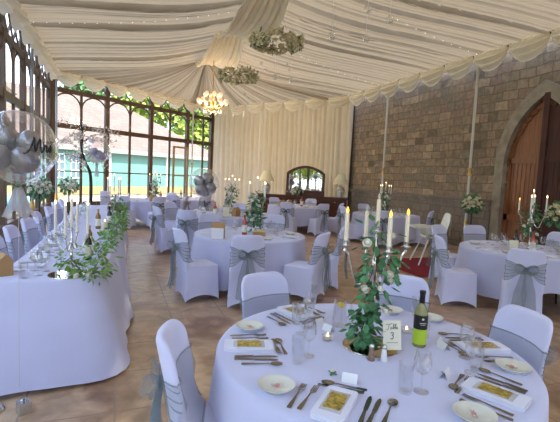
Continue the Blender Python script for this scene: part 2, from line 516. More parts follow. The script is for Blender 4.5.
def dup(root, loc, rz=0.0, label=None, group=None, sc=None, tilt=None):
    def cp(o, par):
        c = o.copy(); COL.objects.link(c)
        if par is not None: c.parent = par
        for ch in kids.get(o.name, ()):
            cp(ch, c)
        return c
    kids = {}
    def walk(o):
        kids[o.name] = list(o.children)
        for ch in o.children: walk(ch)
    walk(root)
    r = cp(root, None)
    r.location = loc
    r.rotation_euler = (0, 0, rz) if tilt is None else tilt
    if sc is not None: r.scale = (sc, sc, sc) if not isinstance(sc, tuple) else sc
    if label: r['label'] = label
    if group: r['group'] = group
    elif 'group' in r and group == '': del r['group']
    return r

class Proto:
    """First placing moves the original, later ones copy it."""
    def __init__(s, root): s.root = root; s.used = False
    def put(s, loc, rz, label, group=None, sc=None, tilt=None):
        if not s.used:
            s.used = True
            r = s.root; r.location = loc
            r.rotation_euler = (0, 0, rz) if tilt is None else tilt
            r['label'] = label
            if group: r['group'] = group
            if sc is not None: r.scale = (sc, sc, sc) if not isinstance(sc, tuple) else sc
            return r
        r = dup(s.root, loc, rz, label, group, sc or 1.0, tilt)
        if group is None and 'group' in r.keys(): del r['group']
        return r

def lerp(a, b, t): return a + (b - a) * t
def smooth01(t):
    t = max(0, min(1, t)); return t * t * (3 - 2 * t)
# ------------------------------------------------------------------ the room
XL, XR, YB = -2.25, 8.8, -5.0
A = Vector((-2.15, 16.75)); B = Vector((4.45, 21.35)); Cc = Vector((6.1, 18.8)); D = Vector((8.62, 14.75))
EV = 5.0                                            # eave height of the lining
RX, RZ, APY = 3.2, 6.22, 17.2                       # ridge

fl = MB()
fl.prism([(XL - .1, YB), (XR + .2, YB), (XR + .2, 14.6), (Cc.x + .3, Cc.y + .3), (B.x + .2, B.y + .3), (A.x - .15, A.y + .1)], -0.12, 0.0)
struct('floor', fl, 'floor')
struct('ground', MB().box((0, 22, -0.25), (130, 130, 0.1)), 'paving')
w = MB()
# stone wall with a pointed door opening
DY, DW, DSP, DAP = 6.77, 0.92, 2.20, 3.74           # door centre, half width, springing, apex
def arch_pts(hw, sp, ap, n=10):
    """left foot to right foot over a pointed arch, as (y offset, z)"""
    h = ap - sp
    R = (h * h + hw * hw) / (2 * hw)
    pts = []
    a1 = math.asin(min(1, h / R))
    for i in range(n + 1):
        a = a1 * i / n
        pts.append((-hw + R - R * cos(a), sp + R * sin(a)))
    return [(-hw, 0)] + pts + [(-y, z) for y, z in reversed(pts[:-1])] + [(hw, 0)]
ap = arch_pts(DW + .02, DSP, DAP)
WH = 5.35
def wall_strip(mb, x):
    vs, fs = [], []
    # left block, right block and the pieces above the arch
    def quad(a, b, c, d):
        o = len(vs); vs.extend([(x, *a), (x, *b), (x, *c), (x, *d)]); fs.append((o, o + 1, o + 2, o + 3))
    y0, y1 = DY - DW - .02, DY + DW + .02
    quad((YB, 0), (y0, 0), (y0, WH), (YB, WH))
    quad((y1, 0), (16, 0), (16, WH), (y1, WH))
    for (ya, za), (yb, zb) in zip(ap[1:-1], ap[2:-1]):
        quad((DY + ya, za), (DY + yb, zb), (DY + yb, WH), (DY + ya, WH))
    mb.add(vs, fs)
wall_strip(w, XR)
wall_strip(w, XR + 0.35)
for (ya, za), (yb, zb) in zip(ap, ap[1:]):
    w.add([(XR, DY + ya, za), (XR + .35, DY + ya, za), (XR + .35, DY + yb, zb), (XR, DY + yb, zb)], [(0, 1, 2, 3)])
w.add([(XR, YB, WH), (XR, 16, WH), (XR + .35, 16, WH), (XR + .35, YB, WH)], [(0, 1, 2, 3)])
struct('wall_right', w, 'stone', smooth=False)
t = MB()
a_out = arch_pts(DW + .25, DSP, DAP + .33); a_in = arch_pts(DW, DSP, DAP)
def arch_band(mb, inner, outer, x0, x1):
    n = len(inner)
    vs = []
    for x in (x0, x1):
        for (yi, zi), (yo, zo) in zip(inner, outer):
            vs += [(x, DY + yi, zi), (x, DY + yo, zo)]
    fs = []
    for i in range(n - 1):
        a, b, c, d = 2 * i, 2 * i + 1, 2 * i + 3, 2 * i + 2
        fs += [(a, b, c, d), (a + 2 * n, d + 2 * n, c + 2 * n, b + 2 * n), (a, d, d + 2 * n, a + 2 * n), (b, b + 2 * n, c + 2 * n, c)]
    mb.add(vs, fs)
arch_band(t, a_in, a_out, XR - .05, XR + .3)
struct('trim_1', t, 'ashlar', smooth=False)
dd = MB()
dd.box((XR - .02, (DY + DW + .27 + 14.9) / 2, .62), (.10, 14.9 - DY - DW - .27, 1.24))
dd.box((XR - .05, (DY + DW + .27 + 14.9) / 2, 1.28), (.16, 14.9 - DY - DW - .27, .12))
dd.box((XR - .02, (DY - DW - .27 + YB) / 2, .62), (.10, DY - DW - .27 - YB, 1.24))
dd.box((XR - .05, (DY - DW - .27 + YB) / 2, 1.28), (.16, DY - DW - .27 - YB, .12))
struct('trim_2', dd, 'dado', smooth=False)
struct('wall_back', MB().box((8.05, YB - .1, 2.7), (1.5, .2, 5.4)), 'plaster')
# the dark passage behind the open leaf
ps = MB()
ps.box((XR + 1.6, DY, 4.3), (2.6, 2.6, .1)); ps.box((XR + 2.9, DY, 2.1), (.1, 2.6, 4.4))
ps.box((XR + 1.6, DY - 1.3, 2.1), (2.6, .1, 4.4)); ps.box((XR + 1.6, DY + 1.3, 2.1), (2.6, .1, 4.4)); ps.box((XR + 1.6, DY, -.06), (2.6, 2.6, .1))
struct('wall_passage', ps, 'doorshaded', smooth=False)

def door_leaf(name, mat, sgn, panels=True):
    """half of a pointed door; hinge at local y=0, meeting edge at y=-sgn... built from the hinge inwards"""
    half = [p for p in arch_pts(DW - .01, DSP, DAP - .02) if p[0] <= 0.001]
    pts = [(y + DW, z) for y, z in half]             # from hinge y=0 to centre y=DW
    poly = pts + [(DW, 0.02)]
    poly[0] = (poly[0][0], 0.02)
    n = len(poly)
    m = MB()
    vs = [(-.03, sgn * y, z) for y, z in poly] + [(.03, sgn * y, z) for y, z in poly]
    fs = [tuple(range(n)), tuple(reversed(range(n, 2 * n)))] + [(i, n + i, n + (i + 1) % n, (i + 1) % n) for i in range(n)]
    m.add(vs, fs)
    o = struct(name, m, mat, smooth=False)
    r = MB()
    for z, h in ((.12, .24), (.95, .14), (2.32, .12)):
        r.box((-.045, sgn * DW / 2, z), (.03, DW - .03, h))
    r.box((-.045, sgn * .06, 1.2), (.03, .11, 2.3))
    r.box((-.05, sgn * (DW - .06), 1.9), (.05, .12, 3.76))
    for (ya, za), (yb, zb) in zip(pts[1:], pts[2:]):
        r.bar((-.045, sgn * (ya + .05), za - .02), (-.045, sgn * (yb + .05), zb - .06), .03, .1)
    for k in range(6):
        r.box((-.034, sgn * (.17 + .11 * k), 1.64), (.012, .012, 1.2))
    q = obj('stile_frame', r, mat, o, smooth=False)
    for z in (.5, 1.75, 2.1):
        obj('hinge', MB().box((-.055, sgn * .03, z), (.02, .05, .12)), 'silver', o)
    return o
dl = door_leaf('door_1', 'door', -1)
dl.location = (XR + .14, DY + DW, 0)
dr = door_leaf('door_2', 'doorshaded', 1)
dr.location = (XR + .14, DY - DW, 0); dr.rotation_euler = (0, 0, math.radians(9))

# glazed timber walls: bays of two lights, arches, a lattice frieze
def bay(name, p, d, wd, glass=True):
    """p = start point (x, y), d = direction, wd = bay width"""
    d3 = Vector((d.x, d.y, 0)); n3 = Vector((-d.y, d.x, 0)); p3 = Vector((p.x, p.y, 0))
    m = MB()
    def P(s, z): return p3 + d3 * s + Vector((0, 0, z))
    def bar(s0, z0, s1, z1, w, t=.10):
        a, b = P(s0, z0), P(s1, z1)
        m.bar(a, b, t, w, up=d3 if abs(z1 - z0) > abs(s1 - s0) else (0, 0, 1))
    def vbar(s, z0, z1, w, t): m.box(P(s, (z0 + z1) / 2), (w, t, z1 - z0), math.atan2(d.y, d.x))
    def hbar(z, w, t, s0=0, s1=wd): m.box(P((s0 + s1) / 2, z), (s1 - s0, t, w), math.atan2(d.y, d.x))
    vbar(0, 0, 5.35, .16, .13)
    vbar(wd / 2, 0, 4.33, .08, .06)
    hbar(4.36, .15, .10); hbar(3.13, .17, .10); hbar(1.52, .045, .06); hbar(.2, .4, .12); hbar(5.15, .35, .13)
    for h in (0, 1):
        s0 = h * wd / 2; s1 = s0 + wd / 2; mid = (s0 + s1) / 2; r = wd / 4 - .02
        pts = [P(mid - r * cos(PI * k / 12), 3.80 + .48 * sin(PI * k / 12)) for k in range(13)]
        m.tube(pts, .028, 5)
        # lattice of the frieze
        bar(s0, 4.45, mid + .0, 5.05, .035, .04); bar(mid, 4.45, s1, 5.05, .035, .04)
        bar(mid, 4.45, s0, 5.05, .035, .04); bar(s1, 4.45, mid, 5.05, .035, .04)
    o = struct(name, m, 'frame', smooth=False)
    g = MB()
    th = n3 * .004
    q = [P(0.05, .4), P(wd - .02, .4), P(wd - .02, 5.0), P(.05, 5.0)]
    g.add(q, [(0, 1, 2, 3)])
    obj('pane', g, 'pane', o, smooth=False)
    return o
dwin = (B - A).normalized()
LW = 2.1
k = 1
for i in range(4):
    bay('window_%d' % k, A + dwin * (LW * i), dwin, LW); k += 1
dlw = Vector((0, -1))
for i in range(10):
    bay('window_%d' % k, Vector((XL, A.y - .15)) + dlw * (LW * i), dlw, min(LW, 21.6 - LW * i)); k += 1
for i in range(5):  # unseen back wall, its glazing added to let more light in
    bay('window_%d' % k, Vector((XL + .2 + LW * i, YB)), Vector((1, 0)), min(LW, 9.4 - LW * i)); k += 1
# end post by the curtain
struct('trim_3', MB().box((B.x - .1, B.y - .08, 2.6), (.18, .18, 5.2), math.atan2(dwin.y, dwin.x)), 'frame')
# an oak-edged glazed door standing ajar in the window wall
dn = Vector((-dwin.y, dwin.x))
dpos = A + dwin * 5.36 - dn * .12
m = MB()
for s in (.04, .80): m.box((s, 0, 1.42), (.085, .06, 2.84))
for z, h in ((.12, .24), (1.5, .05), (2.80, .09)): m.box((.42, 0, z), (.76, .055, h))
do = struct('door_3', m, 'paleframe', smooth=False, loc=(dpos.x, dpos.y, 0))
do.rotation_euler = (0, 0, math.atan2(dwin.y, dwin.x) - .12)
obj('pane', MB().box((.42, 0, 1.45), (.70, .01, 2.65)), 'pane', do)
obj('handle', MB().tube([(.74, -.03, 1.1), (.74, -.09, 1.1), (.64, -.09, 1.1)], .012, 6), 'gold', do)

# ------------------------------------------------------------------ pleated roof lining
def knots(total, lo, hi, rg):
    k = [0.0]
    while k[-1] < total: k.append(k[-1] + rg.uniform(lo, hi))
    s = total / k[-1]
    return [x * s for x in k]
def pleat_fn(total, lo, hi, rg, amp):
    ks = knots(total, lo, hi, rg)
    am = [amp * rg.uniform(.45, 1.25) * (2.0 if rg.random() < .12 else 1) for _ in ks]
    def f(x):
        x = max(0, min(total - 1e-6, x))
        a, b = 0, len(ks) - 1
        while b - a > 1:
            m = (a + b) // 2
            if ks[m] <= x: a = m
            else: b = m
        t = (x - ks[a]) / (ks[a + 1] - ks[a])
        return am[a] * (4 * t * (1 - t)) + .25 * am[a] * sin(PI * 3 * t)
    return f
rg = random.Random(3)
EXL, EXR = -2.1, 8.5
lin = MB()
def slope(ex, eave_end):
    T = APY - YB
    f = pleat_fn(T, .09, .34, rg, .085)
    def fn(u, v):
        y0 = lerp(YB, APY, v); y1 = lerp(YB, eave_end, v)
        sag = -.16 * sin(PI * u) - .05 * sin(2 * PI * u)
        dz = -f(v * T + .14 * sin(2.2 * u + v * 9)) * (.55 + .45 * sin(PI * min(1, u * 1.05)))
        return (lerp(RX, ex, u), lerp(y0, y1, u), lerp(RZ, EV, u) + sag + dz)
    lin.grid(fn, 26, 960)
slope(EXL, 16.6)
slope(EXR, 14.8)
# the fan over the far end
ev = [Vector((EXL, 16.6)), Vector((4.4, 21.2)), Vector((5.95, 18.78)), Vector((EXR, 14.8))]
seg = [(ev[i + 1] - ev[i]).length for i in range(3)]
TL = sum(seg)
def along(s):
    for i in range(3):
        if s <= seg[i] or i == 2:
            return ev[i].lerp(ev[i + 1], min(1, s / seg[i]))
        s -= seg[i]
ff = pleat_fn(TL, .12, .40, rg, .10)
def fan(u, v):
    e = along(v * TL); sag = -.14 * sin(PI * u)
    k = u ** .7
    return (lerp(RX, e.x, u), lerp(APY, e.y, u), lerp(RZ, EV, u) + sag - ff(v * TL) * (.15 + 1.0 * k) * (1 if u < .97 else .5))
lin.grid(fan, 24, 520)
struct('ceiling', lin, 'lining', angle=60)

# scalloped valances along every eave: a flat band and swags hooked up about every metre
def swag_mesh(wd, seed):
    r2 = random.Random(seed)
    m = MB()
    def fn(u, v):
        e = sin(PI * u)
        drop = .10 + .43 * e ** .62
        folds = .034 * sin(v * 22 + 3 * e) * (.4 + e) * min(1, v * 4)
        return (u * wd, -.03 - .24 * e * sin(PI * min(1, v * 1.1)) - folds, -v * drop - .02 * sin(PI * v) * e)
    m.grid(fn, 20, 26)
    return m
def valance(name, label, p, q, n):
    d = q - p; L = d.length; d.normalize()
    t = thing(name, label, 'valance', (p.x, p.y, EV + .02), math.atan2(d.y, d.x), 'scalloped valances under the lining')
    m = MB()
    m.grid(lambda u, v: (u * L, -.035 - .012 * sin(u * L * 2 * PI / (L / n)), .03 - .11 * v), n * 6, 4)
    obj('header_band', m, 'valance', t)
    m = MB()
    m.grid(lambda u, v: (u * L, .03, .02 - v * (.28 + .05 * sin(u * n * 2 * PI + PI / 2) * -1)), n * 8, 3)
    obj('backing_cloth', m, 'swag', t)
    wd = L / n
    s0 = obj('swag', swag_mesh(wd, 1), 'valance', t)
    for i in range(1, n):
        s = s0.copy(); COL.objects.link(s); s.parent = t; s.location = (i * wd, 0, 0)
    r = MB()
    for i in range(n + 1): r.ball((i * wd, -.045, -.06), .022, 8, 6, (1, .8, 1.3))
    obj('gap_shade', r, 'frame', t)  # dark beads stand in for the shaded gaps where swags hook up
    return t
valance('pelmet', 'ivory scalloped valance above the left-hand glazed wall', Vector((EXL, YB + .2)), Vector((EXL, 16.6)), 20)
valance('pelmet', 'ivory scalloped valance above the far arched windows', Vector((EXL, 16.6)), Vector((4.4, 21.2)), 8)
valance('pelmet', 'ivory scalloped valance above the cream curtain', Vector((4.4, 21.2)), Vector((EXR, 14.8)), 7)
valance('pelmet', 'ivory scalloped valance above the stone wall', Vector((EXR, 14.8)), Vector((EXR, YB + .2)), 19)

# voile bands hung along the ridge
def ridge_band(y0, y1, label):
    m = MB(); r2 = random.Random(int(y0 * 10)); L = abs(y1 - y0)
    ph = [r2.uniform(0, 6) for _ in range(3)]
    def fn(u, v):
        w = lerp(1.02, .74, 1 - abs(2 * v - 1) ** 2 * .2) * (1 - .25 * smooth01(abs(2 * v - 1) * 1.6 - .6))
        x = (u - .5) * 1.6 * w
        sag = .5 * 4 * v * (1 - v)
        fold = .035 * sin(u * 46 + ph[0] + .8 * v) + .02 * sin(u * 27 + ph[1])
        edge = -.16 * abs(2 * u - 1) ** 2
        return (RX + x, lerp(y0, y1, v), RZ - .12 - sag + edge + fold)
    m.grid(fn, 70, 26)
    o = obj('voile_drape', m, 'swag')
    tag(o, label, 'drape', 'voile drapes along the ridge')
ridge_band(16.9, 13.3, 'ivory voile drape at the far end of the ridge, above the small flower hoop')
ridge_band(13.3, 9.3, 'ivory voile drape above the large flower hoop on the ridge')
ridge_band(9.3, 5.2, 'ivory voile drape along the ridge almost overhead, at the top edge')

# ------------------------------------------------------------------ curtain
def curtain(label, p, q, seed, top=4.95):
    d = q - p; L = d.length; d.normalize(); n = Vector((-d.y, d.x))
    r2 = random.Random(seed)
    ks = knots(L, .14, .34, r2)
    def wave(s):
        i = max(j for j in range(len(ks)) if ks[j] <= s + 1e-9); i = min(i, len(ks) - 2)
        t = (s - ks[i]) / (ks[i + 1] - ks[i])
        return .115 * sin(PI * t) ** .8 * (0.6 + .5 * ((i * 37) % 5) / 4)
    def fn(u, v):
        s = u * L
        o = wave(min(L - .001, max(0, s + .05 * sin(v * 2.5 + u * 9) * v))) * (1 - .25 * v) + .03 * sin(s * 2.1 + v)
        x = p + d * s - n * o
        return (x.x, x.y, top * (1 - v) + .02)
    m = MB(); m.grid(fn, int(L * 34), 14)
    o = obj('curtain', m, 'curtain', angle=80)
    tag(o, label, 'curtain')
curtain('cream pleated curtain in shade beside the arched windows', B + Vector((.05, -.1)), Cc, 5)
curtain('cream pleated full-height curtain behind the mirror and lamps', Cc, D, 6)
wb = MB()
for p, q in ((B, Cc), (Cc, D)):
    dd_ = (q - p).normalized(); nn = Vector((-dd_.y, dd_.x)) * .3
    c = (p + q) / 2 + nn
    wb.box((c.x, c.y, 2.7), ((q - p).length + .2, .12, 5.4), math.atan2(dd_.y, dd_.x))
struct('wall_far', wb, 'frame')

# ------------------------------------------------------------------ marquee poles
def pole(name, label, x, y, top, mat='pole', foot=True):
    t = thing(name, label, 'pole', (x, y, 0), 0, 'marquee poles')
    m = MB(); m.lathe([(.034, .0), (.034, top)], 12)
    obj('shaft', m, mat, t)
    m = MB(); m.lathe([(.036, 1.92), (.055, 1.93), (.055, 1.97), (.042, 1.99), (.042, 2.06), (.055, 2.08), (.055, 2.12), (.036, 2.13)], 12)
    obj('collar', m, 'gold', t)
    if foot:
        m = MB(); m.lathe([(.11, 0), (.11, .02), (.06, .05), (.05, .2), (.065, .22), (.065, .27), (.045, .3), (.045, .50), (.06, .53), (.06, .57), (.045, .6), (.045, .72), (.036, .75)], 14)
        obj('foot', m, 'gold', t)
pole('tent_pole', 'white tent pole with brass foot near the arched door', 8.45, 8.42, 4.95)
pole('tent_pole', 'white tent pole against the stone wall beside the curtain', 8.5, 12.3, 4.95)
pole('tent_pole', 'white tent pole at the right of the open glazed door', *(A + dwin * 6.42 - dn * .25), 4.95)
pole('tent_pole', 'pale tent pole in the corner where both glazed walls meet', -1.98, 16.35, 4.95, 'greypole')
pole('tent_pole', 'grey tent pole against the left-hand glazed wall behind the big balloon', -2.08, 12.6, 4.95, 'greypole')

# ------------------------------------------------------------------ outside
m = MB(); m.box((-7.6, 21.0, -.13), (8.0, 18.0, .1))
o = obj('swimming_pool', m, 'water'); o['kind'] = 'structure'
ks_ = MB()
for c, d in (((-3.45, 21, -.12), (.5, 19, .2)), ((-11.8, 21, -.12), (.5, 19, .2)), ((-7.6, 30.2, -.12), (8.8, .5, .2)), ((-7.6, 11.8, -.12), (8.8, .5, .2))):
    ks_.box(c, d)
struct('kerb', ks_, 'sandstone', smooth=False)
A2 = A + dn * 14
rot = math.atan2(dwin.y, dwin.x)
ph = thing('pool_house', 'turquoise pool house with a terracotta tiled roof beyond the arched windows', 'building', (A2.x, A2.y, 0), rot)
m = MB(); m.box((18.0, 4.0, 1.35), (25, 8, 3.2)); obj('wall', m, 'teal', ph, smooth=False)
m = MB(); m.box((18.0, -.25, 3.02), (25.4, .7, .32)); obj('fascia', m, 'palewall', ph, smooth=False)
for x in (6.0, 11.6, 17.2, 22.8):
    obj('pilaster', MB().box((x, -.06, 1.5), (.22, .12, 3.0)), 'whitepaint', ph, smooth=False)
m = MB()
# hipped roof: eave z 3.1, ridge z 7.2
e0, e1, zr = 3.15, 3.15, 7.6
m.add([(5.2, -.5, e0), (24.2, -.5, e0), (15.6, 5, zr), (5.2, 5, zr), (5.2, 10, e0), (24.2, 10, e0)], [(0, 1, 2, 3), (1, 5, 2), (3, 2, 5, 4), (0, 3, 4)])
rf = obj('roof', m, 'rooftile', ph, smooth=False)
for s in (7.75, 8.95):
    f = MB()
    for zz in (1.72,):
        for a in (-.36, 0, .36): f.box((s + a, -.03, zz), (.06, .08, 1.7))
        for b in (-.82, -.28, .28, .82): f.box((s, -.03, zz + b), (.78, .08, .07))
    wo = obj('window', f, 'whitepaint', ph, smooth=False)
    obj('pane', MB().box((s, .0, 1.72), (.7, .03, 1.6)), 'darkpane', wo, smooth=False)
m = MB(); m.box((12.5, -1.7, .12), (24, .45, .55))
lw = obj('low_wall', m, 'sandstone', None, smooth=False, loc=(A2.x, A2.y, 0), rz=rot)
tag(lw, 'low sunlit sandstone wall in front of the turquoise pool house', 'wall')
# brick neighbour seen through the left glazing
nb = thing('brick_house', 'peach brick house beyond the left-hand glazed wall', 'building', (-14.8, 34.9, 0), rot)
obj('wall', MB().box((0, 0, 3), (9, 16, 6.2)), 'brick', nb, smooth=False)
m = MB(); m.add([(-5, -8.4, 6), (5, -8.4, 6), (5, 8.4, 6), (-5, 8.4, 6), (0, -8.4, 9.4), (0, 8.4, 9.4)], [(0, 4, 5, 3), (1, 2, 5, 4), (0, 1, 4), (2, 3, 5)])
obj('roof', m, 'rooftile', nb, smooth=False)
for yy in (-5, -1.5, 2.5):
    f = obj('window', MB().box((4.52, yy, 3.2), (.08, 1.5, 1.7)), 'whitepaint', nb, smooth=False)
    obj('pane', MB().box((4.56, yy, 3.2), (.04, 1.3, 1.5)), 'darkpane', f, smooth=False)

def tree_proto(seed, mat, h, r, n):
    r2 = random.Random(seed)
    t = thing('garden_tree', 'x', 'tree')
    m = MB(); m.tube([(0, 0, -.2), (.1, 0, h * .3), (.0, .1, h * .6), (0, 0, h * .8)], [.22, .17, .12, .05], 8)
    for k in range(5):
        a = k * 1.3; m.tube([(0, 0, h * (.35 + .07 * k)), (r * .5 * cos(a), r * .5 * sin(a), h * (.5 + .07 * k))], [.08, .03], 6)
    obj('trunk', m, 'bark', t)
    blobs = [(r2.uniform(-.6, .6) * r, r2.uniform(-.6, .6) * r, h * r2.uniform(.38, .85), r * r2.uniform(.35, .6)) for _ in range(14)]
    m = MB()
    for _ in range(n):
        b = r2.choice(blobs)
        v = Vector((r2.gauss(0, 1), r2.gauss(0, 1), r2.gauss(0, 1))).normalized()
        p = Vector(b[:3]) + v * b[3] * r2.uniform(.7, 1.05)
        m.leaf(p, Vector((r2.uniform(-1, 1), r2.uniform(-1, 1), r2.uniform(-.6, .6))), v + Vector((0, 0, .4)), r2.uniform(.25, .5), r2.uniform(.18, .34))
    obj('crown', m, mat, t, smooth=False)
    return Proto(t)
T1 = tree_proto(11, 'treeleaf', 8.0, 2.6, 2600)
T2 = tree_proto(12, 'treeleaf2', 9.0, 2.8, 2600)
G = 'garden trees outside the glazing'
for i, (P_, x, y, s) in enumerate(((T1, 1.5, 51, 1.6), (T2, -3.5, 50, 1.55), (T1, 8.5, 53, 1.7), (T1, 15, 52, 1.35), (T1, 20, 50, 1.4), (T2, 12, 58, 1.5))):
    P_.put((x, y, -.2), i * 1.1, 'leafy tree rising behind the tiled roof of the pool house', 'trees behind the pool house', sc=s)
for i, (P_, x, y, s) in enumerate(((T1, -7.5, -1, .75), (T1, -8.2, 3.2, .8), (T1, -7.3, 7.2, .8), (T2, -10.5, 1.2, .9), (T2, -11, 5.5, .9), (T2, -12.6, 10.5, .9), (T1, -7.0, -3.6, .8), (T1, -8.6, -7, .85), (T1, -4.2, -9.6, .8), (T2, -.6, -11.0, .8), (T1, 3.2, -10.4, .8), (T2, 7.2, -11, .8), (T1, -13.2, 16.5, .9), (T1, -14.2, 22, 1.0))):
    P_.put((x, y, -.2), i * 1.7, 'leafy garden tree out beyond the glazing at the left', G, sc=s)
# ------------------------------------------------------------------ chairs in stretch covers
CH = .955
def back_y(z): return -.212 - .11 * max(0, z - .45) / .5
def back_w(z):
    w = .208 - .006 * (z - .45)
    if z > CH - .10:
        k = min(1, (z - (CH - .10)) / .10)
        w = w - .085 * (1 - math.sqrt(max(0, 1 - k * k)))
    return w
def back_pt(z, a, off=0.0):
    w = back_w(z) + off
    k = 1.0
    if z > CH - .03: k = math.sqrt(max(.02, 1 - ((z - CH + .03) / .03) ** 2))
    th = .026 * k + off
    ca, sa = cos(a), sin(a)
    x = w * math.copysign(abs(ca) ** .45, ca)
    y = th * math.copysign(abs(sa) ** .7, sa)
    fr = max(0, sa)
    y += fr * .17 * math.exp(-max(0, z - .47) / .075)          # cloth sweeping from back to seat
    wrap = .062 * (abs(x) / .2) ** 2.2 * min(1, max(0, (z - .5) / .2))
    return Vector((x, back_y(z) + y + wrap, z))
def make_chair():
    t = thing('banquet_chair', 'x', 'chair')
    m = MB(); N = 56
    def per(q):
        q = (q % 1) * 4; i = int(q); f = q - i
        c = [(-1, -1), (1, -1), (1, 1), (-1, 1)]
        (x0, y0), (x1, y1) = c[i], c[(i + 1) % 4]
        return lerp(x0, x1, f), lerp(y0, y1, f), f
    def skirt(u, v):
        x, y, f = per(u)
        e = sin(PI * f)
        s = lerp(.212, .236, v) - .034 * e ** .8 * sin(PI * min(1, v * .9)) * v
        rr = (1 - .045 * (1 - min(1, min(f, 1 - f) * 7)))
        zb = .015 + .075 * e ** .7
        z = lerp(.468, zb, v)
        return (x * s * rr, y * s * rr + (-.0 if y > 0 else -.012 * v), z)
    m.grid(skirt, N, 9, wrap=True)
    def seat(u, v):
        x, y, f = per(u)
        k = 1 - v
        rr = (1 - .045 * (1 - min(1, min(f, 1 - f) * 7)))
        return (x * .212 * rr * k, y * .212 * rr * k, .468 + .018 * smooth01(v * 4) - .008 * smooth01(v))
    m.grid(seat, N, 6, wrap=True)
    obj('seat_cover', m, 'cover', t, angle=70)
    m = MB()
    zs = [.40, .46, .49, .52, .56, .61, .67, .73, .79, .83, .86, .885, .905, .922, .936, .946, .952, CH - .0005]
    vs = []
    n = 36
    for z in zs:
        for i in range(n): vs.append(back_pt(z, 2 * PI * i / n))
    fs = []
    for j in range(len(zs) - 1):
        for i in range(n):
            k = (i + 1) % n
            fs.append((j * n + i, j * n + k, (j + 1) * n + k, (j + 1) * n + i))
    fs.append(tuple(range((len(zs) - 1) * n, len(zs) * n)))
    m.add(vs, fs)
    obj('back_cover', m, 'cover', t, angle=75)
    # organza sash: a wide band in front drawn in to a knot behind
    sash = MB(); zc = .665
    def band(u, v):
        a = 2 * PI * u
        p0 = back_pt(zc, a)
        fx = abs(p0.x) / .2
        back = sin(a) < -.02
        hh = .135 if not back else lerp(.030, .125, smooth01(fx * 1.05))
        z = zc + (v - .5) * 2 * hh + (.04 * (1 - smooth01(fx)) if back else 0)
        q = back_pt(min(z, CH - .05), a, .007 + (.006 * sin(v * 19 + fx * 2) if back else .003 * sin(v * 13)))
        return q
    sash.grid(band, 64, 17, wrap=True)
    so = obj('sash', sash, 'organza_band', t, angle=80)
    hem = MB()
    for v0, v1, bk in ((0, .035, 2), (.965, 1, 2), (.16, .20, 1), (.32, .35, 1), (.5, .54, 1), (.68, .71, 1), (.84, .87, 1)):
        def edge(u, v, v0=v0, v1=v1, bk=bk):
            uu = u if bk == 2 else .5 + .5 * u
            p = band(uu, lerp(v0, v1, v)); q = Vector((p.x, p.y - back_y(zc), p.z)); q.x *= 1.012
            return (q.x, back_y(zc) + q.y * 1.05, q.z)
        hem.grid(edge, 64 if bk == 2 else 36, 2, wrap=(bk == 2))
    obj('hem', hem, 'organza', so, angle=80)
    bow = MB(); ky = back_y(.70) - .045; kz = .70
    r2 = random.Random(4)
    for s in (-1, 1):
        def loop(u, v, s=s):
            a = 2 * PI * u
            lx = .062 * (1 - cos(a)) ; lz = .044 * sin(a) * (1 - .15 * cos(a)) + .03 * lx / .17
            wv = (v - .5) * (.03 + .085 * (lx / .125))
            return (s * lx, ky - .018 - .02 * lx / .125 + wv * .75 + .006 * sin(v * 15 + a), kz + lz + .015 * sin(v * 9))
        bow.grid(loop, 22, 7)
        def tail(u, v, s=s):
            z = kz - .02 - .50 * v * (1 - .06 * s)
            w = .024 + .046 * min(1, v * 2.0)
            x = s * (.02 + .045 * v) + (u - .5) * 2 * w
            return (x, ky - .012 - .035 * v + .016 * sin(u * 15 + s + v * 2) - .01 * sin(v * 7), z + .03 * (u - .5) * s)
        bow.grid(tail, 14, 14)
    bow.ball((0, ky - .008, kz), .03, 10, 8, (1.05, .8, 1.1))
    obj('bow', bow, 'organza', so, angle=80)
    return Proto(t)
CHAIR = make_chair()
def chair(x, y, face, label, group=None):
    """face = heading in degrees that the sitter looks along"""
    return CHAIR.put((x, y, 0), math.radians(face - 90), label, group)

# ------------------------------------------------------------------ round tables
TH = .76
def round_table(x, y, r, label_t, label_c, seed, hem=.17, wob=.09):
    t = thing('round_table', label_t, 'table', (x, y, 0))
    m = MB(); m.lathe([(r - .02, TH - .035), (r - .005, TH - .03), (r - .005, TH - .01), (r - .02, TH - .006)], 48); obj('tabletop', m, 'tablewood', t)
    for k in range(4):
        a = PI / 4 + k * PI / 2
        m = MB(); m.tube([(r * .55 * cos(a), r * .55 * sin(a), TH - .04), (r * .6 * cos(a), r * .6 * sin(a), 0)], .016, 8); obj('leg', m, 'darkmetal', t)
    r2 = random.Random(seed); ph = [r2.uniform(0, 6.28) for _ in range(4)]
    m = MB()
    def fn(u, v):
        a = 2 * PI * u
        if v < .35:
            k = v / .35
            rr = r * k; z = TH + .002
            return (rr * cos(a), rr * sin(a), z)
        k = (v - .35) / .65
        hz = hem + wob * cos(4 * a + ph[0]) + .02 * cos(7 * a + ph[1])
        if k < .12:
            b = k / .12 * PI / 2
            rr = r + .018 * sin(b); z = TH + .002 - .018 * (1 - cos(b))
        else:
            q = (k - .12) / .88
            fl_ = .03 * q + .034 * q ** 1.1 * cos(11 * a + ph[2] + .5 * sin(3 * a)) + .018 * q * cos(17 * a + ph[3])
            rr = r + .018 + fl_; z = lerp(TH - .016, hz, q)
        return (rr * cos(a), rr * sin(a), z)
    m.grid(fn, 144, 30, wrap=True)
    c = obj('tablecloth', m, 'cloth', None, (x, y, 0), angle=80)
    tag(c, label_c, 'tablecloth')
    return t

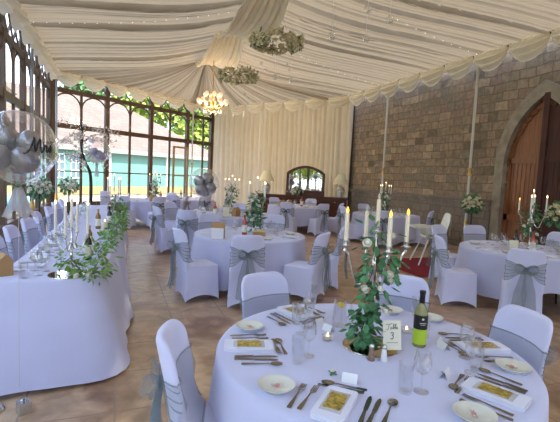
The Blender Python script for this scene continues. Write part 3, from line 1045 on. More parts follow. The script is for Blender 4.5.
# ------------------------------------------------------------------ tableware prototypes
def P_wine():
    t = thing('wine_glass', 'x', 'glass')
    m = MB(); m.lathe_open([(.004, .078), (.016, .082), (.030, .095), (.038, .118), (.038, .14), (.031, .185), (.030, .185), (.0365, .14), (.0365, .118), (.028, .097), (.014, .085), (.0, .083)], 20); obj('bowl', m, 'glass', t, angle=60)
    m = MB(); m.lathe([(.034, 0), (.034, .002), (.012, .006), (.004, .012), (.0035, .07), (.006, .08)], 16); obj('stem', m, 'glass', t)
    return Proto(t)
def P_tumbler():
    t = obj('tumbler', MB().lathe_open([(.0, 0), (.027, 0), (.029, .004), (.033, .135), (.0315, .135), (.0275, .014), (.0, .012)], 20), 'glass'); tag(t, 'x', 'glass')
    return Proto(t)
def P_flute():
    t = thing('champagne_flute', 'x', 'glass')
    m = MB(); m.lathe_open([(.004, .085), (.016, .10), (.023, .13), (.024, .16), (.021, .215), (.020, .215), (.0225, .16), (.0215, .13), (.012, .10), (.0, .092)], 18); obj('bowl', m, 'glass', t, angle=60)
    m = MB(); m.lathe([(.03, 0), (.03, .002), (.010, .006), (.0035, .012), (.0035, .085)], 16); obj('stem', m, 'glass', t)
    return Proto(t)
def flat_strip(m, pts, t=.0025):
    """pts = list of (y, half width, z); a solid strip along +Y"""
    vs = []
    for y, w, z in pts: vs += [(-w, y, z), (w, y, z), (w, y, z + t), (-w, y, z + t)]
    fs = [(0, 1, 2, 3)]
    for j in range(len(pts) - 1):
        for i in range(4):
            k = (i + 1) % 4
            fs.append((j * 4 + i, (j + 1) * 4 + i, (j + 1) * 4 + k, j * 4 + k))
    o = (len(pts) - 1) * 4
    fs.append((o + 3, o + 2, o + 1, o))
    return m.add(vs, fs)
HAN = [(-.10, .0085, .001), (-.095, .010, .001), (-.06, .0075, .003), (0, .0035, .006), (.03, .0035, .008)]
def P_fork():
    m = MB(); flat_strip(m, HAN + [(.045, .009, .006), (.058, .0125, .003), (.065, .0125, .003)])
    for k in range(4):
        x = -.0105 + .007 * k
        o = MB(); flat_strip(o, [(.064, .0021, .003), (.085, .0019, .003), (.105, .0015, .006)]); o.xf(Matrix.Translation((x, 0, 0))); m.join(o)
    t = obj('fork', m, 'steel'); tag(t, 'x', 'fork'); return Proto(t)
def P_knife():
    m = MB(); flat_strip(m, [(-.105, .008, .001), (-.10, .0095, .001), (-.06, .008, .002), (-.01, .006, .003)], .005)
    flat_strip(m, [(-.01, .006, .003), (.0, .009, .002), (.07, .0105, .002), (.10, .008, .002), (.115, .002, .002)], .0018)
    t = obj('knife', m, 'steel'); tag(t, 'x', 'knife'); return Proto(t)
def P_spoon():
    m = MB(); flat_strip(m, HAN + [(.045, .005, .006)])
    def fn(u, v):
        a = 2 * PI * u
        return (.0215 * v * cos(a), .072 + .030 * v * sin(a), .0015 + .008 * v * v)
    m.grid(fn, 20, 6, wrap=True)
    def fn2(u, v):
        a = 2 * PI * u
        return (.0215 * v * cos(a), .072 + .030 * v * sin(a), .0005 + .0075 * v * v)
    m.grid(fn2, 20, 6, wrap=True)
    t = obj('spoon', m, 'steel'); tag(t, 'x', 'spoon'); return Proto(t)
def P_plate():
    m = MB(); m.lathe([(.0, .004), (.045, .004), (.05, .0), (.055, .004), (.072, .020), (.082, .026), (.083, .029), (.080, .029), (.069, .024), (.052, .010), (.0, .009)], 40)
    t = obj('side_plate', m, 'plate'); tag(t, 'x', 'plate'); return Proto(t)
def P_mint():
    t = thing('wrapped_sweet', 'x', 'sweet')
    m = MB(); m.ball((0, 0, .008), .011, 12, 8, (1.3, .9, .7)); obj('sweet', m, 'mint', t)
    m = MB()
    for s in (-1, 1):
        m.grid(lambda u, v, s=s: (s * (.012 + .014 * v), (u - .5) * (.006 + .02 * v), .008 + .003 * sin(u * 14)), 7, 3)
    obj('twist', m, 'organzabag', t)
    return Proto(t)
def P_napkin():
    t = thing('folded_napkin', 'x', 'napkin')
    m = MB(); r2 = random.Random(2)
    for k, (w, l, z) in enumerate(((.125, .24, 0), (.121, .234, .0055), (.123, .238, .011))):
        def fn(u, v, w=w, l=l, z=z):
            a = 2 * PI * u
            ca, sa = cos(a), sin(a)
            e = .18
            px = w / 2 * math.copysign(abs(ca) ** e, ca); py = l / 2 * math.copysign(abs(sa) ** e, sa)
            kk = (0, 1, 1, .995, .0)[int(round(v * 4))]
            zz = (0, .0, .003, .0055, .006)[int(round(v * 4))]
            return (px * kk, py * kk, z + zz + .0015 * sin(py * 40))
        m.grid(fn, 44, 5, wrap=True)
    obj('cloth_fold', m, 'napkin', t, angle=60)
    return Proto(t)
def P_goldcard():
    t = thing('gold_favour_card', 'x', 'card')
    m = MB()
    out = [(-.052, -.026), (-.04, -.031), (-.012, -.029), (0, -.034), (.014, -.029), (.04, -.031), (.052, -.026), (.049, 0), (.052, .026), (.03, .031), (.012, .024), (0, .029), (-.012, .024), (-.03, .031), (-.052, .026), (-.049, 0)]
    m.prism(out, .001, .004)
    obj('foil', m, 'goldcard', t, smooth=False)
    m = MB(); m.box((0, 0, .0005), (.135, .072, .0008)); obj('sleeve', m, 'organzabag', t, smooth=False)
    return Proto(t)
def P_place():
    m = MB(); m.add([(-.035, -.02, 0), (.035, -.02, 0), (.035, 0, .04), (-.035, 0, .04), (.035, .02, 0), (-.035, .02, 0)], [(0, 1, 2, 3), (3, 2, 4, 5)])
    t = obj('place_card', m, 'whitecard', smooth=False); tag(t, 'x', 'card'); return Proto(t)
def P_tealight():
    t = thing('tealight_holder', 'x', 'candle')
    m = MB(); m.lathe_open([(.0, .0), (.03, .0), (.034, .006), (.036, .03), (.034, .03), (.031, .008), (.0, .006)], 20); obj('holder', m, 'glass', t)
    m = MB(); m.lathe([(.019, .007), (.019, .022), (.017, .023)], 16); obj('wax', m, 'candle', t)
    m = MB(); m.lathe([(.001, .023), (.0055, .028), (.004, .035), (.0, .044)], 8); obj('flame', m, 'flame', t)
    return Proto(t)
def P_favour():
    """small folded card house"""
    t = thing('favour_box', 'x', 'box')
    m = MB(); m.box((0, 0, .045), (.10, .075, .09)); obj('box_wall', m, 'kraft', t, smooth=False)
    m = MB(); m.add([(-.053, -.041, .088), (.053, -.041, .088), (.053, .041, .088), (-.053, .041, .088), (-.053, 0, .128), (.053, 0, .128)], [(0, 1, 5, 4), (2, 3, 4, 5), (1, 2, 5), (3, 0, 4), (3, 2, 1, 0)]); obj('roof', m, 'kraft', t, smooth=False)
    return Proto(t)
def bottle_parts(t, mat, capm, labm, h=.31):
    m = MB(); m.lathe([(.0, .004), (.033, .0), (.037, .004), (.0375, .175), (.034, .20), (.020, .228), (.0145, .245), (.0140, .295), (.016, .296), (.016, h - .006), (.0, h - .005)], 24); obj('bottle', m, mat, t)
    m = MB(); m.lathe([(.0150, .245), (.0152, .295), (.0168, .297), (.0168, h - .004), (.0, h)], 18); obj('capsule', m, capm, t)
    m = MB()
    m.grid(lambda u, v: (.0382 * cos(2 * PI * u), .0382 * sin(2 * PI * u), lerp(.045, .155, v)), 28, 2, wrap=True); obj('label', m, labm, t)
    return t
def P_bottle(mat, capm, labm, name='wine_bottle'):
    return Proto(bottle_parts(thing(name, 'x', 'bottle'), mat, capm, labm))
WINE, TUMB, FLUTE, FORK, KNIFE, SPOON = P_wine(), P_tumbler(), P_flute(), P_fork(), P_knife(), P_spoon()
PLATE, MINT, NAPKIN, GOLD, PLACE, TEA, FAVOUR = P_plate(), P_mint(), P_napkin(), P_goldcard(), P_place(), P_tealight(), P_favour()
ROSEW = P_bottle('rosewine', 'rosewine', 'paper'); DARKW = P_bottle('darkbottle', 'capsule', 'paper'); AMBW = P_bottle('amberbottle', 'gold', 'paper')
def P_menu():
    m = MB(); m.add([(-.05, -.018, 0), (.05, -.018, 0), (.05, .0, .145), (-.05, .0, .145), (.05, .03, 0), (-.05, .03, 0), (-.05, .002, .145), (.05, .002, .145)], [(0, 1, 2, 3), (4, 5, 6, 7), (3, 2, 7, 6)])
    t = obj('menu_card', m, 'paper', smooth=False); tag(t, 'x', 'card'); return Proto(t)
MENU = P_menu()
def P_hamper():
    t = thing('wooden_crate', 'x', 'box')
    m = MB()
    for s in (-1, 1):
        m.box((0, s * .055, .03), (.19, .008, .06)); m.box((s * .093, 0, .03), (.008, .11, .06))
    m.box((0, 0, .004), (.18, .11, .008)); obj('crate', m, 'kraft', t, smooth=False)
    m = MB(); r2 = random.Random(3)
    for k in range(6): m.ball((-.07 + .028 * k, r2.uniform(-.03, .03), .05), .026, 10, 7)
    obj('fruit', m, 'lemon', t)
    return Proto(t)
CRATE = P_hamper()
def P_favour2():
    q = P_favour(); t = q.root
    m = MB(); m.box((0, -.039, .045), (.098, .004, .088)); m.box((0, .039, .045), (.098, .004, .088)); obj('side_panel', m, 'whitecard', t, smooth=False)
    return q
FAVOUR2 = P_favour2()

# ------------------------------------------------------------------ candelabra, candles, garlands
def P_candle(mat, tip, h=.20, r=.0115):
    t = thing('taper_candle', 'x', 'candle')
    m = MB(); m.lathe([(r, 0), (r, h - .004), (r * .7, h)], 14); obj('wax', m, mat, t)
    m = MB(); m.lathe([(.003, h - .002), (.0085, h + .008), (.0075, h + .018), (.0, h + .036)], 10); obj('flame_tip', m, tip, t)
    return Proto(t)
CAND_A, CAND_G, CAND_W = P_candle('candle', 'amber', .157), P_candle('candle', 'greytip', .157), P_candle('whitecandle', 'flame', .21, .0105)
def make_candelabra(R=.172, zb=.585, zc=.665):
    t = thing('candelabra', 'x', 'candelabra')
    m = MB(); m.lathe([(.062, 0), (.064, .006), (.05, .016), (.022, .03), (.016, .05)], 24); obj('base', m, 'silver', t)
    m = MB(); m.lathe([(.014, .045), (.017, .08), (.011, .12), (.010, .22), (.016, .25), (.020, .28), (.012, .31), (.010, .40), (.017, .43), (.022, .46), (.014, .49), (.009, .52), (.009, zc - .05), (.014, zc - .045)], 16); obj('stem', m, 'silver', t)
    cup = [(.006, -.062), (.012, -.055), (.007, -.045), (.010, -.036), (.026, -.030), (.027, -.026), (.012, -.02), (.015, -.006), (.019, 0), (.0125, .002), (.0125, -.01)]
    m = MB(); m.lathe(cup, 16, (0, 0, zc)); obj('candle_cup', m, 'silver', t)
    for k in range(4):
        a = k * PI / 2
        pts = []
        for i in range(15):
            s = i / 14
            r = R * (s ** .8); z = .455 - .115 * sin(PI * min(1, s * 1.12)) ** 1.1 + (zb - .06 - .455) * smooth01((s - .35) / .65)
            pts.append((r * cos(a), r * sin(a), z))
        m = MB(); m.tube(pts, .0062, 8)
        ao = obj('arm', m, 'silver', t)
        m = MB(); m.lathe(cup, 16, (R * cos(a), R * sin(a), zb)); obj('candle_cup', m, 'silver', ao)
    return Proto(t)
CANDEL = make_candelabra()
def place_candelabra(x, y, z, rz, where, mats=None, prot=None, R=.172, zb=.585, zc=.665, group=True):
    (prot or CANDEL).put((x, y, z), rz, 'silver five-branch candelabra ' + where)
    mats = mats or [CAND_W] * 5
    for k in range(5):
        if k == 4: p = (x, y, z + zc - .008)
        else: p = (x + R * cos(rz + k * PI / 2), y + R * sin(rz + k * PI / 2), z + zb - .008)
        lb = ('branch taper candle of the candelabra ' if k < 4 else 'tallest taper candle of the candelabra ') + where
        mats[k].put(p, .3 * k, lb, ('branch candles ' + where) if k < 4 else None)

def garland(name, label, cat, path, n, spread, L, W, mat, seed, roses=(), droop=.3, rosemat='rose', loc=(0, 0, 0), rr=.028, twig=True):
    """leaves strewn along a path with roses tucked in"""
    r2 = random.Random(seed)
    t = thing(name, label, cat, loc)
    path = [Vector(p) for p in path]
    m = MB()
    for _ in range(n):
        s = r2.random() * (len(path) - 1); i = min(int(s), len(path) - 2)
        p = path[i].lerp(path[i + 1], s - i)
        sp = spread if not isinstance(spread, (list, tuple)) else lerp(spread[i], spread[i + 1], s - i)
        v = Vector((r2.gauss(0, 1), r2.gauss(0, 1), r2.gauss(0, .8)))
        v.normalize()
        p = p + v * sp * r2.uniform(.25, 1)
        d = (v + Vector((r2.uniform(-.6, .6), r2.uniform(-.6, .6), r2.uniform(-.6, .4) - droop))).normalized()
        m.leaf(p, d, v + Vector((0, 0, .6)), L * r2.uniform(.7, 1.2), W * r2.uniform(.7, 1.2))
    obj('leaves', m, mat, t, smooth=False)
    if twig:
        m = MB(); m.tube(path, .004, 6); obj('stem', m, 'stem', t)
    for (x, y, z) in roses:
        m = MB(); m.rose((0, 0, 0), rr, r2, (r2.uniform(-.6, .6), -.5 + r2.uniform(-.4, .4), .8))
        obj('rose', m, rosemat, t, (x, y, z))
    return t

def flower_ball(name, label, cat, x, y, z, r, seed, nl=150, nf=26, mat='creamrose', rr=.055):
    r2 = random.Random(seed)
    t = thing(name, label, cat, (x, y, z))
    m = MB()
    for _ in range(nl):
        v = Vector((r2.gauss(0, 1), r2.gauss(0, 1), r2.gauss(0, .8))).normalized()
        m.leaf(v * r * r2.uniform(.5, .85), v + Vector((0, 0, -.3)), Vector((r2.gauss(0, 1), r2.gauss(0, 1), 1)), r * .42, r * .22)
    obj('leaves', m, 'leaf', t, smooth=False)
    for k in range(nf):
        a = k * 2.39996; zz = 1 - 1.55 * (k + .5) / nf
        q = math.sqrt(max(0, 1 - zz * zz))
        v = Vector((q * cos(a), q * sin(a), zz * .85))
        m = MB(); m.rose((0, 0, 0), rr * r2.uniform(.8, 1.15), r2, v)
        obj('rose', m, mat, t, tuple(v * r * .88))
    return t
# ------------------------------------------------------------------ table 3, in the foreground
TX, TY = 1.30, 1.90
Z = TH + .003
round_table(TX, TY, .815, 'round table under the white cloth with the table 3 card', 'white cloth on the nearest round table, with the table 3 card', 1, .1, .06)
def rad(a): return Vector((cos(math.radians(a)), sin(math.radians(a)), 0))
chair(.51, 1.87, -15, 'white-covered chair with a grey sash, seen side-on at the left of table 3')
chair(1.09, 2.64, -74, 'white-covered chair behind table 3, left of its candelabra')
chair(1.87, 2.46, 222, 'white-covered chair behind table 3, right of its candelabra')
chair(1.995, 1.775, 171, 'white-covered chair at the right of table 3, nearest the frame edge')
# mirror plate, candelabra, greenery
m = MB(); m.lathe([(.150, 0), (.152, .003), (.150, .006)], 56)
t = obj('mirror_plate', m, 'mirrorrim', None, (TX + .02, TY + .03, Z)); tag(t, 'round bronze mirror plate under the table 3 candelabra', 'mirror')
CX, CY, CZ = TX + .02, TY + .03, Z + .006
place_candelabra(CX, CY, CZ, math.radians(-13), 'on table 3', [CAND_A, CAND_G, CAND_A, CAND_A, CAND_G])
rt = Vector((.934, -.357, 0)); tw = Vector((-.36, -.93, 0))
def rel(r, z, f=.05): return tuple(rt * r + tw * f + Vector((0, 0, z - CZ)))
garland('rose_garland', 'ivy and white roses climbing the table 3 candelabra', 'garland',
        [rel(0, 1.37, .02), rel(.01, 1.27, .03), rel(0, 1.17, .03), rel(-.02, 1.05, .04), rel(-.045, .95, .05), rel(-.065, .86, .06), rel(-.05, .80, .06)], 270, [.15, .15, .10, .08, .08, .085, .08],
        .055, .046, 'leaf', 21, [rel(.05, 1.20, .12), rel(-.065, 1.11, .09), rel(.05, 1.0, .10), rel(.06, 1.40, .08), rel(-.07, 1.36, .1), rel(.01, 1.12, .11), rel(.075, 1.16, .07)], .25, 'rose', (CX, CY, CZ), .027)
# table number card on a little easel
t = thing('table_number_card', 'ivory card reading Table 3 in black script, propped by the candelabra', 'card', (1.372, 1.80, Z + .006), math.radians(-16))
m = MB(); m.add([(-.05, -.004, .022), (.05, -.004, .022), (.05, .028, .17), (-.05, .028, .17), (-.05, -.002, .022), (.05, -.002, .022), (.05, .030, .17), (-.05, .030, .17)], [(0, 1, 2, 3), (7, 6, 5, 4), (0, 4, 5, 1), (1, 5, 6, 2), (2, 6, 7, 3), (3, 7, 4, 0)])
obj('card', m, 'paper', t, smooth=False)
m = MB(); m.box((0, 0, .012), (.05, .03, .02)); m.bar((0, .05, 0), (0, .026, .12), .012, .006); obj('easel', m, 'gold', t, smooth=False)
def catmull(pts, n=6):
    P = [pts[0]] + list(pts) + [pts[-1]]; out = []
    for i in range(1, len(P) - 2):
        p0, p1, p2, p3 = (Vector(q) for q in P[i - 1:i + 3])
        for k in range(n):
            s = k / n
            out.append(.5 * ((2 * p1) + (p2 - p0) * s + (2 * p0 - 5 * p1 + 4 * p2 - p3) * s * s + (3 * p1 - p0 - 3 * p2 + p3) * s ** 3))
    out.append(Vector(P[-2])); return out
def card_text(mb, strokes, sx, ox, oz, th):
    for st in strokes:
        pts = catmull([(x, y, 0) for x, y in st], 5)
        q = []
        for p in pts:
            zz = oz + p.y * sx
            q.append((ox + p.x * sx, -.0055 + (zz - .022) * (.032 / .148), zz))
        mb.tube(q, th, 5)
m = MB()
card_text(m, [[(-.9, .55), (-.75, .72), (-.4, .62), (0, .78), (.15, .74)], [(-.35, .65), (-.45, .2), (-.6, -.15), (-.8, -.1)],                # T
              [(.1, .2), (-.1, .25), (-.12, -.05), (.05, 0), (.12, .25), (.12, 0), (.25, .02)],                                        # a
              [(.25, .02), (.45, .6), (.4, .75), (.33, .5), (.35, 0), (.5, 0), (.52, .22), (.38, .22)],                                # b
              [(.55, .1), (.78, .6), (.75, .78), (.66, .5), (.68, .02), (.8, .05)],                                                    # l
              [(.8, .1), (1.0, .2), (.95, .32), (.84, .15), (.95, -.02), (1.1, .1)]], .034, -.004, .128, .0011)                         # e
card_text(m, [[(-.28, .75), (.0, 1.0), (.28, .8), (.15, .5), (-.05, .42), (.2, .3), (.2, -.1), (-.1, -.35), (-.35, -.15)]], .026, .0, .085, .0019)
m.box((.0, -.0055 + (.058 - .022) * .216, .058), (.062, .0014, .0016))
obj('lettering', m, 'ink', t)
# wine bottle
t = thing('white_wine_bottle', 'white wine bottle with a black and lime label on table 3', 'bottle', (1.60, 1.86, Z), math.radians(-112))
m = MB(); m.lathe([(.0, .004), (.033, .0), (.037, .004), (.0375, .185), (.034, .208), (.021, .235), (.0145, .25), (.0140, .305), (.016, .306), (.016, .312), (.0, .313)], 28); obj('bottle', m, 'wineglass_green', t)
m = MB(); m.lathe([(.0152, .245), (.0152, .30), (.017, .303), (.017, .318), (.0, .320)], 20); obj('capsule', m, 'capsule', t)
m = MB(); m.grid(lambda u, v: (.0383 * cos((u - .5) * 4.2), .0383 * sin((u - .5) * 4.2), lerp(.105, .185, v)), 26, 2); obj('black_label', m, 'blacklabel', t)
m = MB(); m.grid(lambda u, v: (.0382 * cos((u - .5) * 4.2), .0382 * sin((u - .5) * 4.2), lerp(.02, .105, v)), 26, 2); obj('lime_label', m, 'lime', t)
m = MB(); m.lathe([(.0, 0), (.007, 0), (.005, .003), (.0, .004)], 8); m.xf(Matrix.Translation((.0375, 0, .165)) @ Matrix.Rotation(PI / 2, 4, 'Y'))
m.box((.0383, 0, .142), (.001, .036, .003)); m.box((.0383, 0, .133), (.001, .026, .002)); obj('emblem', m, 'paper', t, smooth=False)
# salt and pepper mills
def shaker(name, label, x, y, body):
    t = thing(name, label, 'shaker', (x, y, Z))
    m = MB(); m.lathe([(.017, 0), (.018, .004), (.0155, .03), (.0125, .058), (.012, .066)], 16); obj('body', m, body, t)
    m = MB(); m.lathe([(.0125, .066), (.0130, .076), (.009, .086), (.0, .089)], 16); obj('cap', m, 'silver', t)
shaker('pepper_shaker', 'pepper shaker with a steel cap in front of the mirror plate', 1.225, 1.77, 'pepper')
shaker('salt_shaker', 'salt shaker with a steel cap beside the pepper shaker', 1.282, 1.742, 'salt')
TEA.put((1.13, 2.07, Z), 0, 'glass tealight holder on table 3, left of the candelabra')
TEA.put((1.66, 2.05, Z), 0, 'glass tealight holder on table 3, by the wine bottle')

def setting(ang, who, napkin=True, knives=True, forks=True, plate=True, dessert=True, card=True, rn=.66):
    u = rad(ang); f = -u; l = Vector((-f.y, f.x, 0)); C = Vector((TX, TY, Z))
    rz = math.radians(ang) + PI / 2                  # local +Y looks to the table centre
    def at(r, s, dz=0): return tuple(C + u * r + l * s + Vector((0, 0, dz)))
    if napkin:
        NAPKIN.put(at(rn, 0), rz, 'folded white napkin with a gold card on table 3, ' + who, sc=1.1)
        GOLD.put(at(rn, 0, .0203), rz + PI / 2, 'gold foil card lying on the napkin on table 3, ' + who, sc=1.22)
    if forks:
        FORK.put(at(.665, .165), rz + .05, 'outer fork on table 3, ' + who); FORK.put(at(.655, .118), rz - .02, 'inner fork on table 3, ' + who)
    if knives:
        KNIFE.put(at(.63, -.118), rz + .03, 'inner knife on table 3, ' + who); KNIFE.put(at(.63, -.152), rz - .03, 'outer knife on table 3, ' + who)
        SPOON.put(at(.60, -.205), rz - .05, 'round soup spoon on table 3, ' + who)
    if dessert:
        SPOON.put(at(.485, .01), rz + PI / 2 + .15, 'dessert spoon laid crosswise on table 3, ' + who)
        FORK.put(at(.515, .02), rz - PI / 2 + .1, 'dessert fork laid crosswise on table 3, ' + who)
    if plate:
        PLATE.put(at(.655, .265), rz, 'small cream side plate on table 3, ' + who)
        MINT.put(at(.650, .262, .011), rz + .7, 'pink wrapped sweet in the side plate on table 3, ' + who)
    if card:
        PLACE.put(at(.425, .0), rz + .1, 'white folded place card on table 3, ' + who)
setting(225, 'front setting')
setting(164, 'left setting', forks=True, card=False)
setting(105, 'back left setting', plate=False)
setting(345, 'right-hand setting')
setting(294, 'lower right setting', rn=.645)
PLATE.put((1.97, 2.20, Z), 0, 'small cream side plate on table 3, half hidden behind the tumbler right of the bottle')
PLATE.put((1.80, 2.40, Z), 0, 'small cream side plate on table 3, behind the table number card')
MINT.put((1.80, 2.40, Z + .011), 1, 'pink wrapped sweet in the plate behind the table number card')
for x, y, l in ((1.26, 1.43, 'right of the front place card'), (.93, 1.90, 'right of the left-hand setting'), (1.63, 1.51, 'above the lower right napkin'), (1.74, 1.66, 'among the glasses by the right-hand setting'),
                (1.10, 2.28, 'in front of the back left setting'), (1.16, 2.38, 'rear one of the back left cluster'), (1.02, 2.20, 'front one of the back left cluster')):
    WINE.put((x, y, Z), rnd.random(), 'clear wine glass on table 3, ' + l)
for x, y, l in ((1.185, 1.445, 'beside the front soup spoon'), (.845, 1.845, 'beside the left-hand setting'), (1.69, 1.54, 'by the lower right napkin'), (1.72, 1.96, 'right of the wine bottle'), (1.06, 2.36, 'at the back left')):
    TUMB.put((x, y, Z), 0, 'clear straight tumbler on table 3, ' + l, sc=1.0)
t = thing('water_jug', 'clear glass water jug with a lemon slice on table 3, left of the candelabra', 'jug', (1.31, 2.26, Z))
m = MB(); m.lathe_open([(.0, 0), (.044, 0), (.046, .005), (.044, .06), (.038, .12), (.040, .165), (.0385, .165), (.0365, .12), (.042, .06), (.043, .012), (.0, .010)], 24); obj('body', m, 'glass', t, angle=60)
m = MB(); m.tube([(.040, 0, .15), (.075, 0, .145), (.085, 0, .10), (.070, 0, .05), (.044, 0, .04)], .006, 8); obj('handle', m, 'glass', t)
m = MB(); m.lathe([(.0, 0), (.024, 0), (.024, .005), (.0, .005)], 18); m.xf(Matrix.Translation((0, -.01, .135)) @ Matrix.Rotation(.6, 4, 'X')); obj('lemon_slice', m, 'lemon', t)
FLUTE.put((1.73, 2.07, Z), 0, 'clear champagne flute on table 3 behind the wine bottle')
FLUTE.put((1.22, 2.46, Z), 0, 'clear champagne flute on table 3 at the back left')
PLACE.put((1.74, 1.84, Z), 1.0, 'white folded place card on table 3, right of the wine bottle')
PLACE.put((1.20, 2.20, Z), 1.9, 'white folded place card on table 3, behind the left tealight')
def sprig(x, y, label):
    r2 = random.Random(int(x * 100)); t = thing('flower_sprig', label, 'flower', (x, y, Z))
    m = MB()
    for k in range(4): m.leaf((0, 0, .003), (cos(k * 1.3 + 4), sin(k * 1.3 + 4), .1), (0, 0, 1), .032, .014)
    obj('leaves', m, 'leaf', t, smooth=False)
    m = MB(); m.rose((0, 0, 0), .013, r2); obj('rose', m, 'rose', t, (.008, .010, .010))
sprig(.955, 1.69, 'tiny white flower sprig above the front napkin'); sprig(1.49, 1.53, 'tiny white flower sprig left of the lower right napkin')

# ------------------------------------------------------------------ generic dressing of the other round tables
def dress(x, y, where, seed, n=9, r=.60, naps=5, tum=3):
    r2 = random.Random(seed)
    for k in range(n):
        a = 2 * PI * (k + r2.uniform(-.2, .2)) / n; q = r2.uniform(.34, .50)
        WINE.put((x + q * cos(a), y + q * sin(a), Z), 0, 'stemmed wine glass ' + where, 'wine glasses ' + where)
    for k in range(tum):
        a = 2 * PI * (k + .35) / tum + r2.random(); q = r2.uniform(.38, .5)
        TUMB.put((x + q * cos(a), y + q * sin(a), Z), 0, 'clear tumbler ' + where, 'tumblers ' + where)
    for k in range(naps):
        a = 2 * PI * (k + .5) / naps
        p = (x + .66 * cos(a), y + .66 * sin(a), Z)
        NAPKIN.put(p, a + PI / 2, 'folded white napkin ' + where, 'napkins ' + where)
        PLATE.put((x + .64 * cos(a + .42), y + .64 * sin(a + .42), Z), 0, 'cream side plate ' + where, 'side plates ' + where)
        KNIFE.put((x + .66 * cos(a - .2), y + .66 * sin(a - .2), Z), a + PI / 2, 'table knife ' + where, 'knives ' + where)
def green(x, y, z, where, seed, n=190, roses=12, zlo=.12, zhi=.62, sp=.15, loc=None):
    r2 = random.Random(seed)
    pts = [(r2.uniform(-.02, .02), r2.uniform(-.02, .02), lerp(zhi, zlo, k / 4)) for k in range(5)]
    rs = []
    for k in range(roses):
        a = -2.0 + r2.uniform(-1.3, 1.3); q = r2.uniform(.08, .15)
        rs.append((q * cos(a), q * sin(a), r2.uniform(zlo, zhi)))
    garland('rose_garland', 'greenery and white roses round the candelabra ' + where, 'garland', pts, n, [sp, sp * 1.1, sp * .9, sp * .9, sp], .08, .055, 'leaf', seed, rs, .1, 'rose', (x, y, z), .036)

# middle table
MX, MY = 1.95, 6.28; wm = 'on the middle round table'
round_table(MX, MY, .85, 'round table under the white cloth in the middle of the room', 'white cloth on the middle round table with the card house', 2, .2, .1)
chair(1.02, 5.60, 10, 'white-covered chair seen from the side, left of the middle table')
chair(1.57, 5.17, 76, 'white-covered chair with a grey bow, back to us at the middle table')
chair(2.44, 5.27, 131, 'white-covered chair with a hanging grey bow, right front of the middle table')
chair(3.02, 5.80, 152, 'narrow-looking white-covered chair at the right of the middle table')
chair(2.62, 7.18, 235, 'white-covered chair on the far side of the middle table, right of the greenery')
chair(1.62, 7.28, 288, 'white-covered chair on the far side of the middle table, behind the card house')
place_candelabra(MX + .12, MY + .1, Z, .5, wm, [CAND_W] * 5)
green(MX + .12, MY + .1, Z, wm, 31)
dress(MX, MY, wm, 41, 10)
FAVOUR2.put((1.34, 5.85, Z), -.35, 'white and gold card house on the front left of the middle table', sc=1.75)
ROSEW.put((1.82, 6.16, Z), 0, 'rose wine bottle on the middle table left of its greenery')
CRATE.put((2.03, 6.08, Z), -.3, 'small wooden crate of lemons on the middle table behind the bow chair')

# table beyond it, with the low bubble balloon
BX, BY = 2.08, 9.35; wb_ = 'on the table by the low bubble balloon'
round_table(BX, BY, .85, 'round table under the white cloth by the low bubble balloon', 'white cloth on the round table by the low bubble balloon', 3, .2, .1)
chair(1.02, 9.05, 12, 'white-covered chair side-on at the aisle, left of the balloon table')
chair(1.40, 8.42, 55, 'white-covered chair with grey bow behind the side-on chair of the middle table')
chair(2.52, 8.40, 115, 'white-covered chair with dark bow behind the middle table candelabra')
chair(1.35, 10.15, -48, 'white-covered chair at the back left of the balloon table')
chair(2.75, 10.20, 230, 'white-covered chair at the back right of the balloon table')
dress(BX, BY, wb_, 42, 8)
place_candelabra(BX + .40, BY + .2, Z, .9, wb_)
green(BX + .40, BY + .2, Z, wb_, 32, 100, 5)
ROSEW.put((1.98, 9.02, Z), 0, 'rose wine bottle on the balloon table beside the cream menu card')
DARKW.put((1.80, 9.30, Z), 0, 'dark wine bottle on the balloon table below the balloon')
MENU.put((2.22, 9.0, Z), -.2, 'cream menu card on the balloon table', sc=1.3)
FAVOUR.put((2.44, 8.95, Z), .6, 'brown card house on the balloon table', sc=1.5)

# table by the arched windows
WX, WY = .72, 13.75; ww = 'on the round table by the arched windows'
round_table(WX, WY, .88, 'round table under the white cloth by the arched windows', 'white cloth on the round table by the arched windows', 4, .16, .1)
chair(.22, 12.72, 66, 'white-covered chair with grey bow, left one backing the aisle at the window table')
chair(1.06, 12.66, 104, 'white-covered chair with grey bow, right one backing the aisle at the window table')
chair(1.75, 13.35, 165, 'white-covered chair at the right side of the window table')
chair(1.55, 14.65, 225, 'white-covered chair beyond the window table on its right')
chair(-.20, 14.45, -40, 'white-covered chair beyond the window table on its left')
place_candelabra(WX + .38, WY + .1, Z, .2, ww); green(WX + .38, WY + .1, Z, ww, 33, 130, 9)
dress(WX, WY, ww, 43, 7, naps=4)
FAVOUR.put((.98, 13.15, Z), .3, 'brown card house on the window table', sc=1.5); ROSEW.put((1.25, 13.5, Z), 0, 'rose wine bottle on the window table')
# second window table
VX, VY = 2.35, 14.9; wv = 'on the table beside the open glazed door'
round_table(VX, VY, .85, 'round table under the white cloth beside the open glazed door', 'white cloth on the round table beside the open glazed door', 9, .18, .1)
chair(1.78, 13.95, 60, 'white-covered chair in front of the table by the glazed door, left one'); chair(2.60, 13.75, 100, 'white-covered chair in front of the table by the glazed door, right one')
chair(3.35, 14.6, 165, 'white-covered chair right of the table by the glazed door')
dress(VX, VY, wv, 46, 6, naps=3)
DARKW.put((2.0, 14.5, Z), 0, 'dark bottle on the table beside the glazed door')
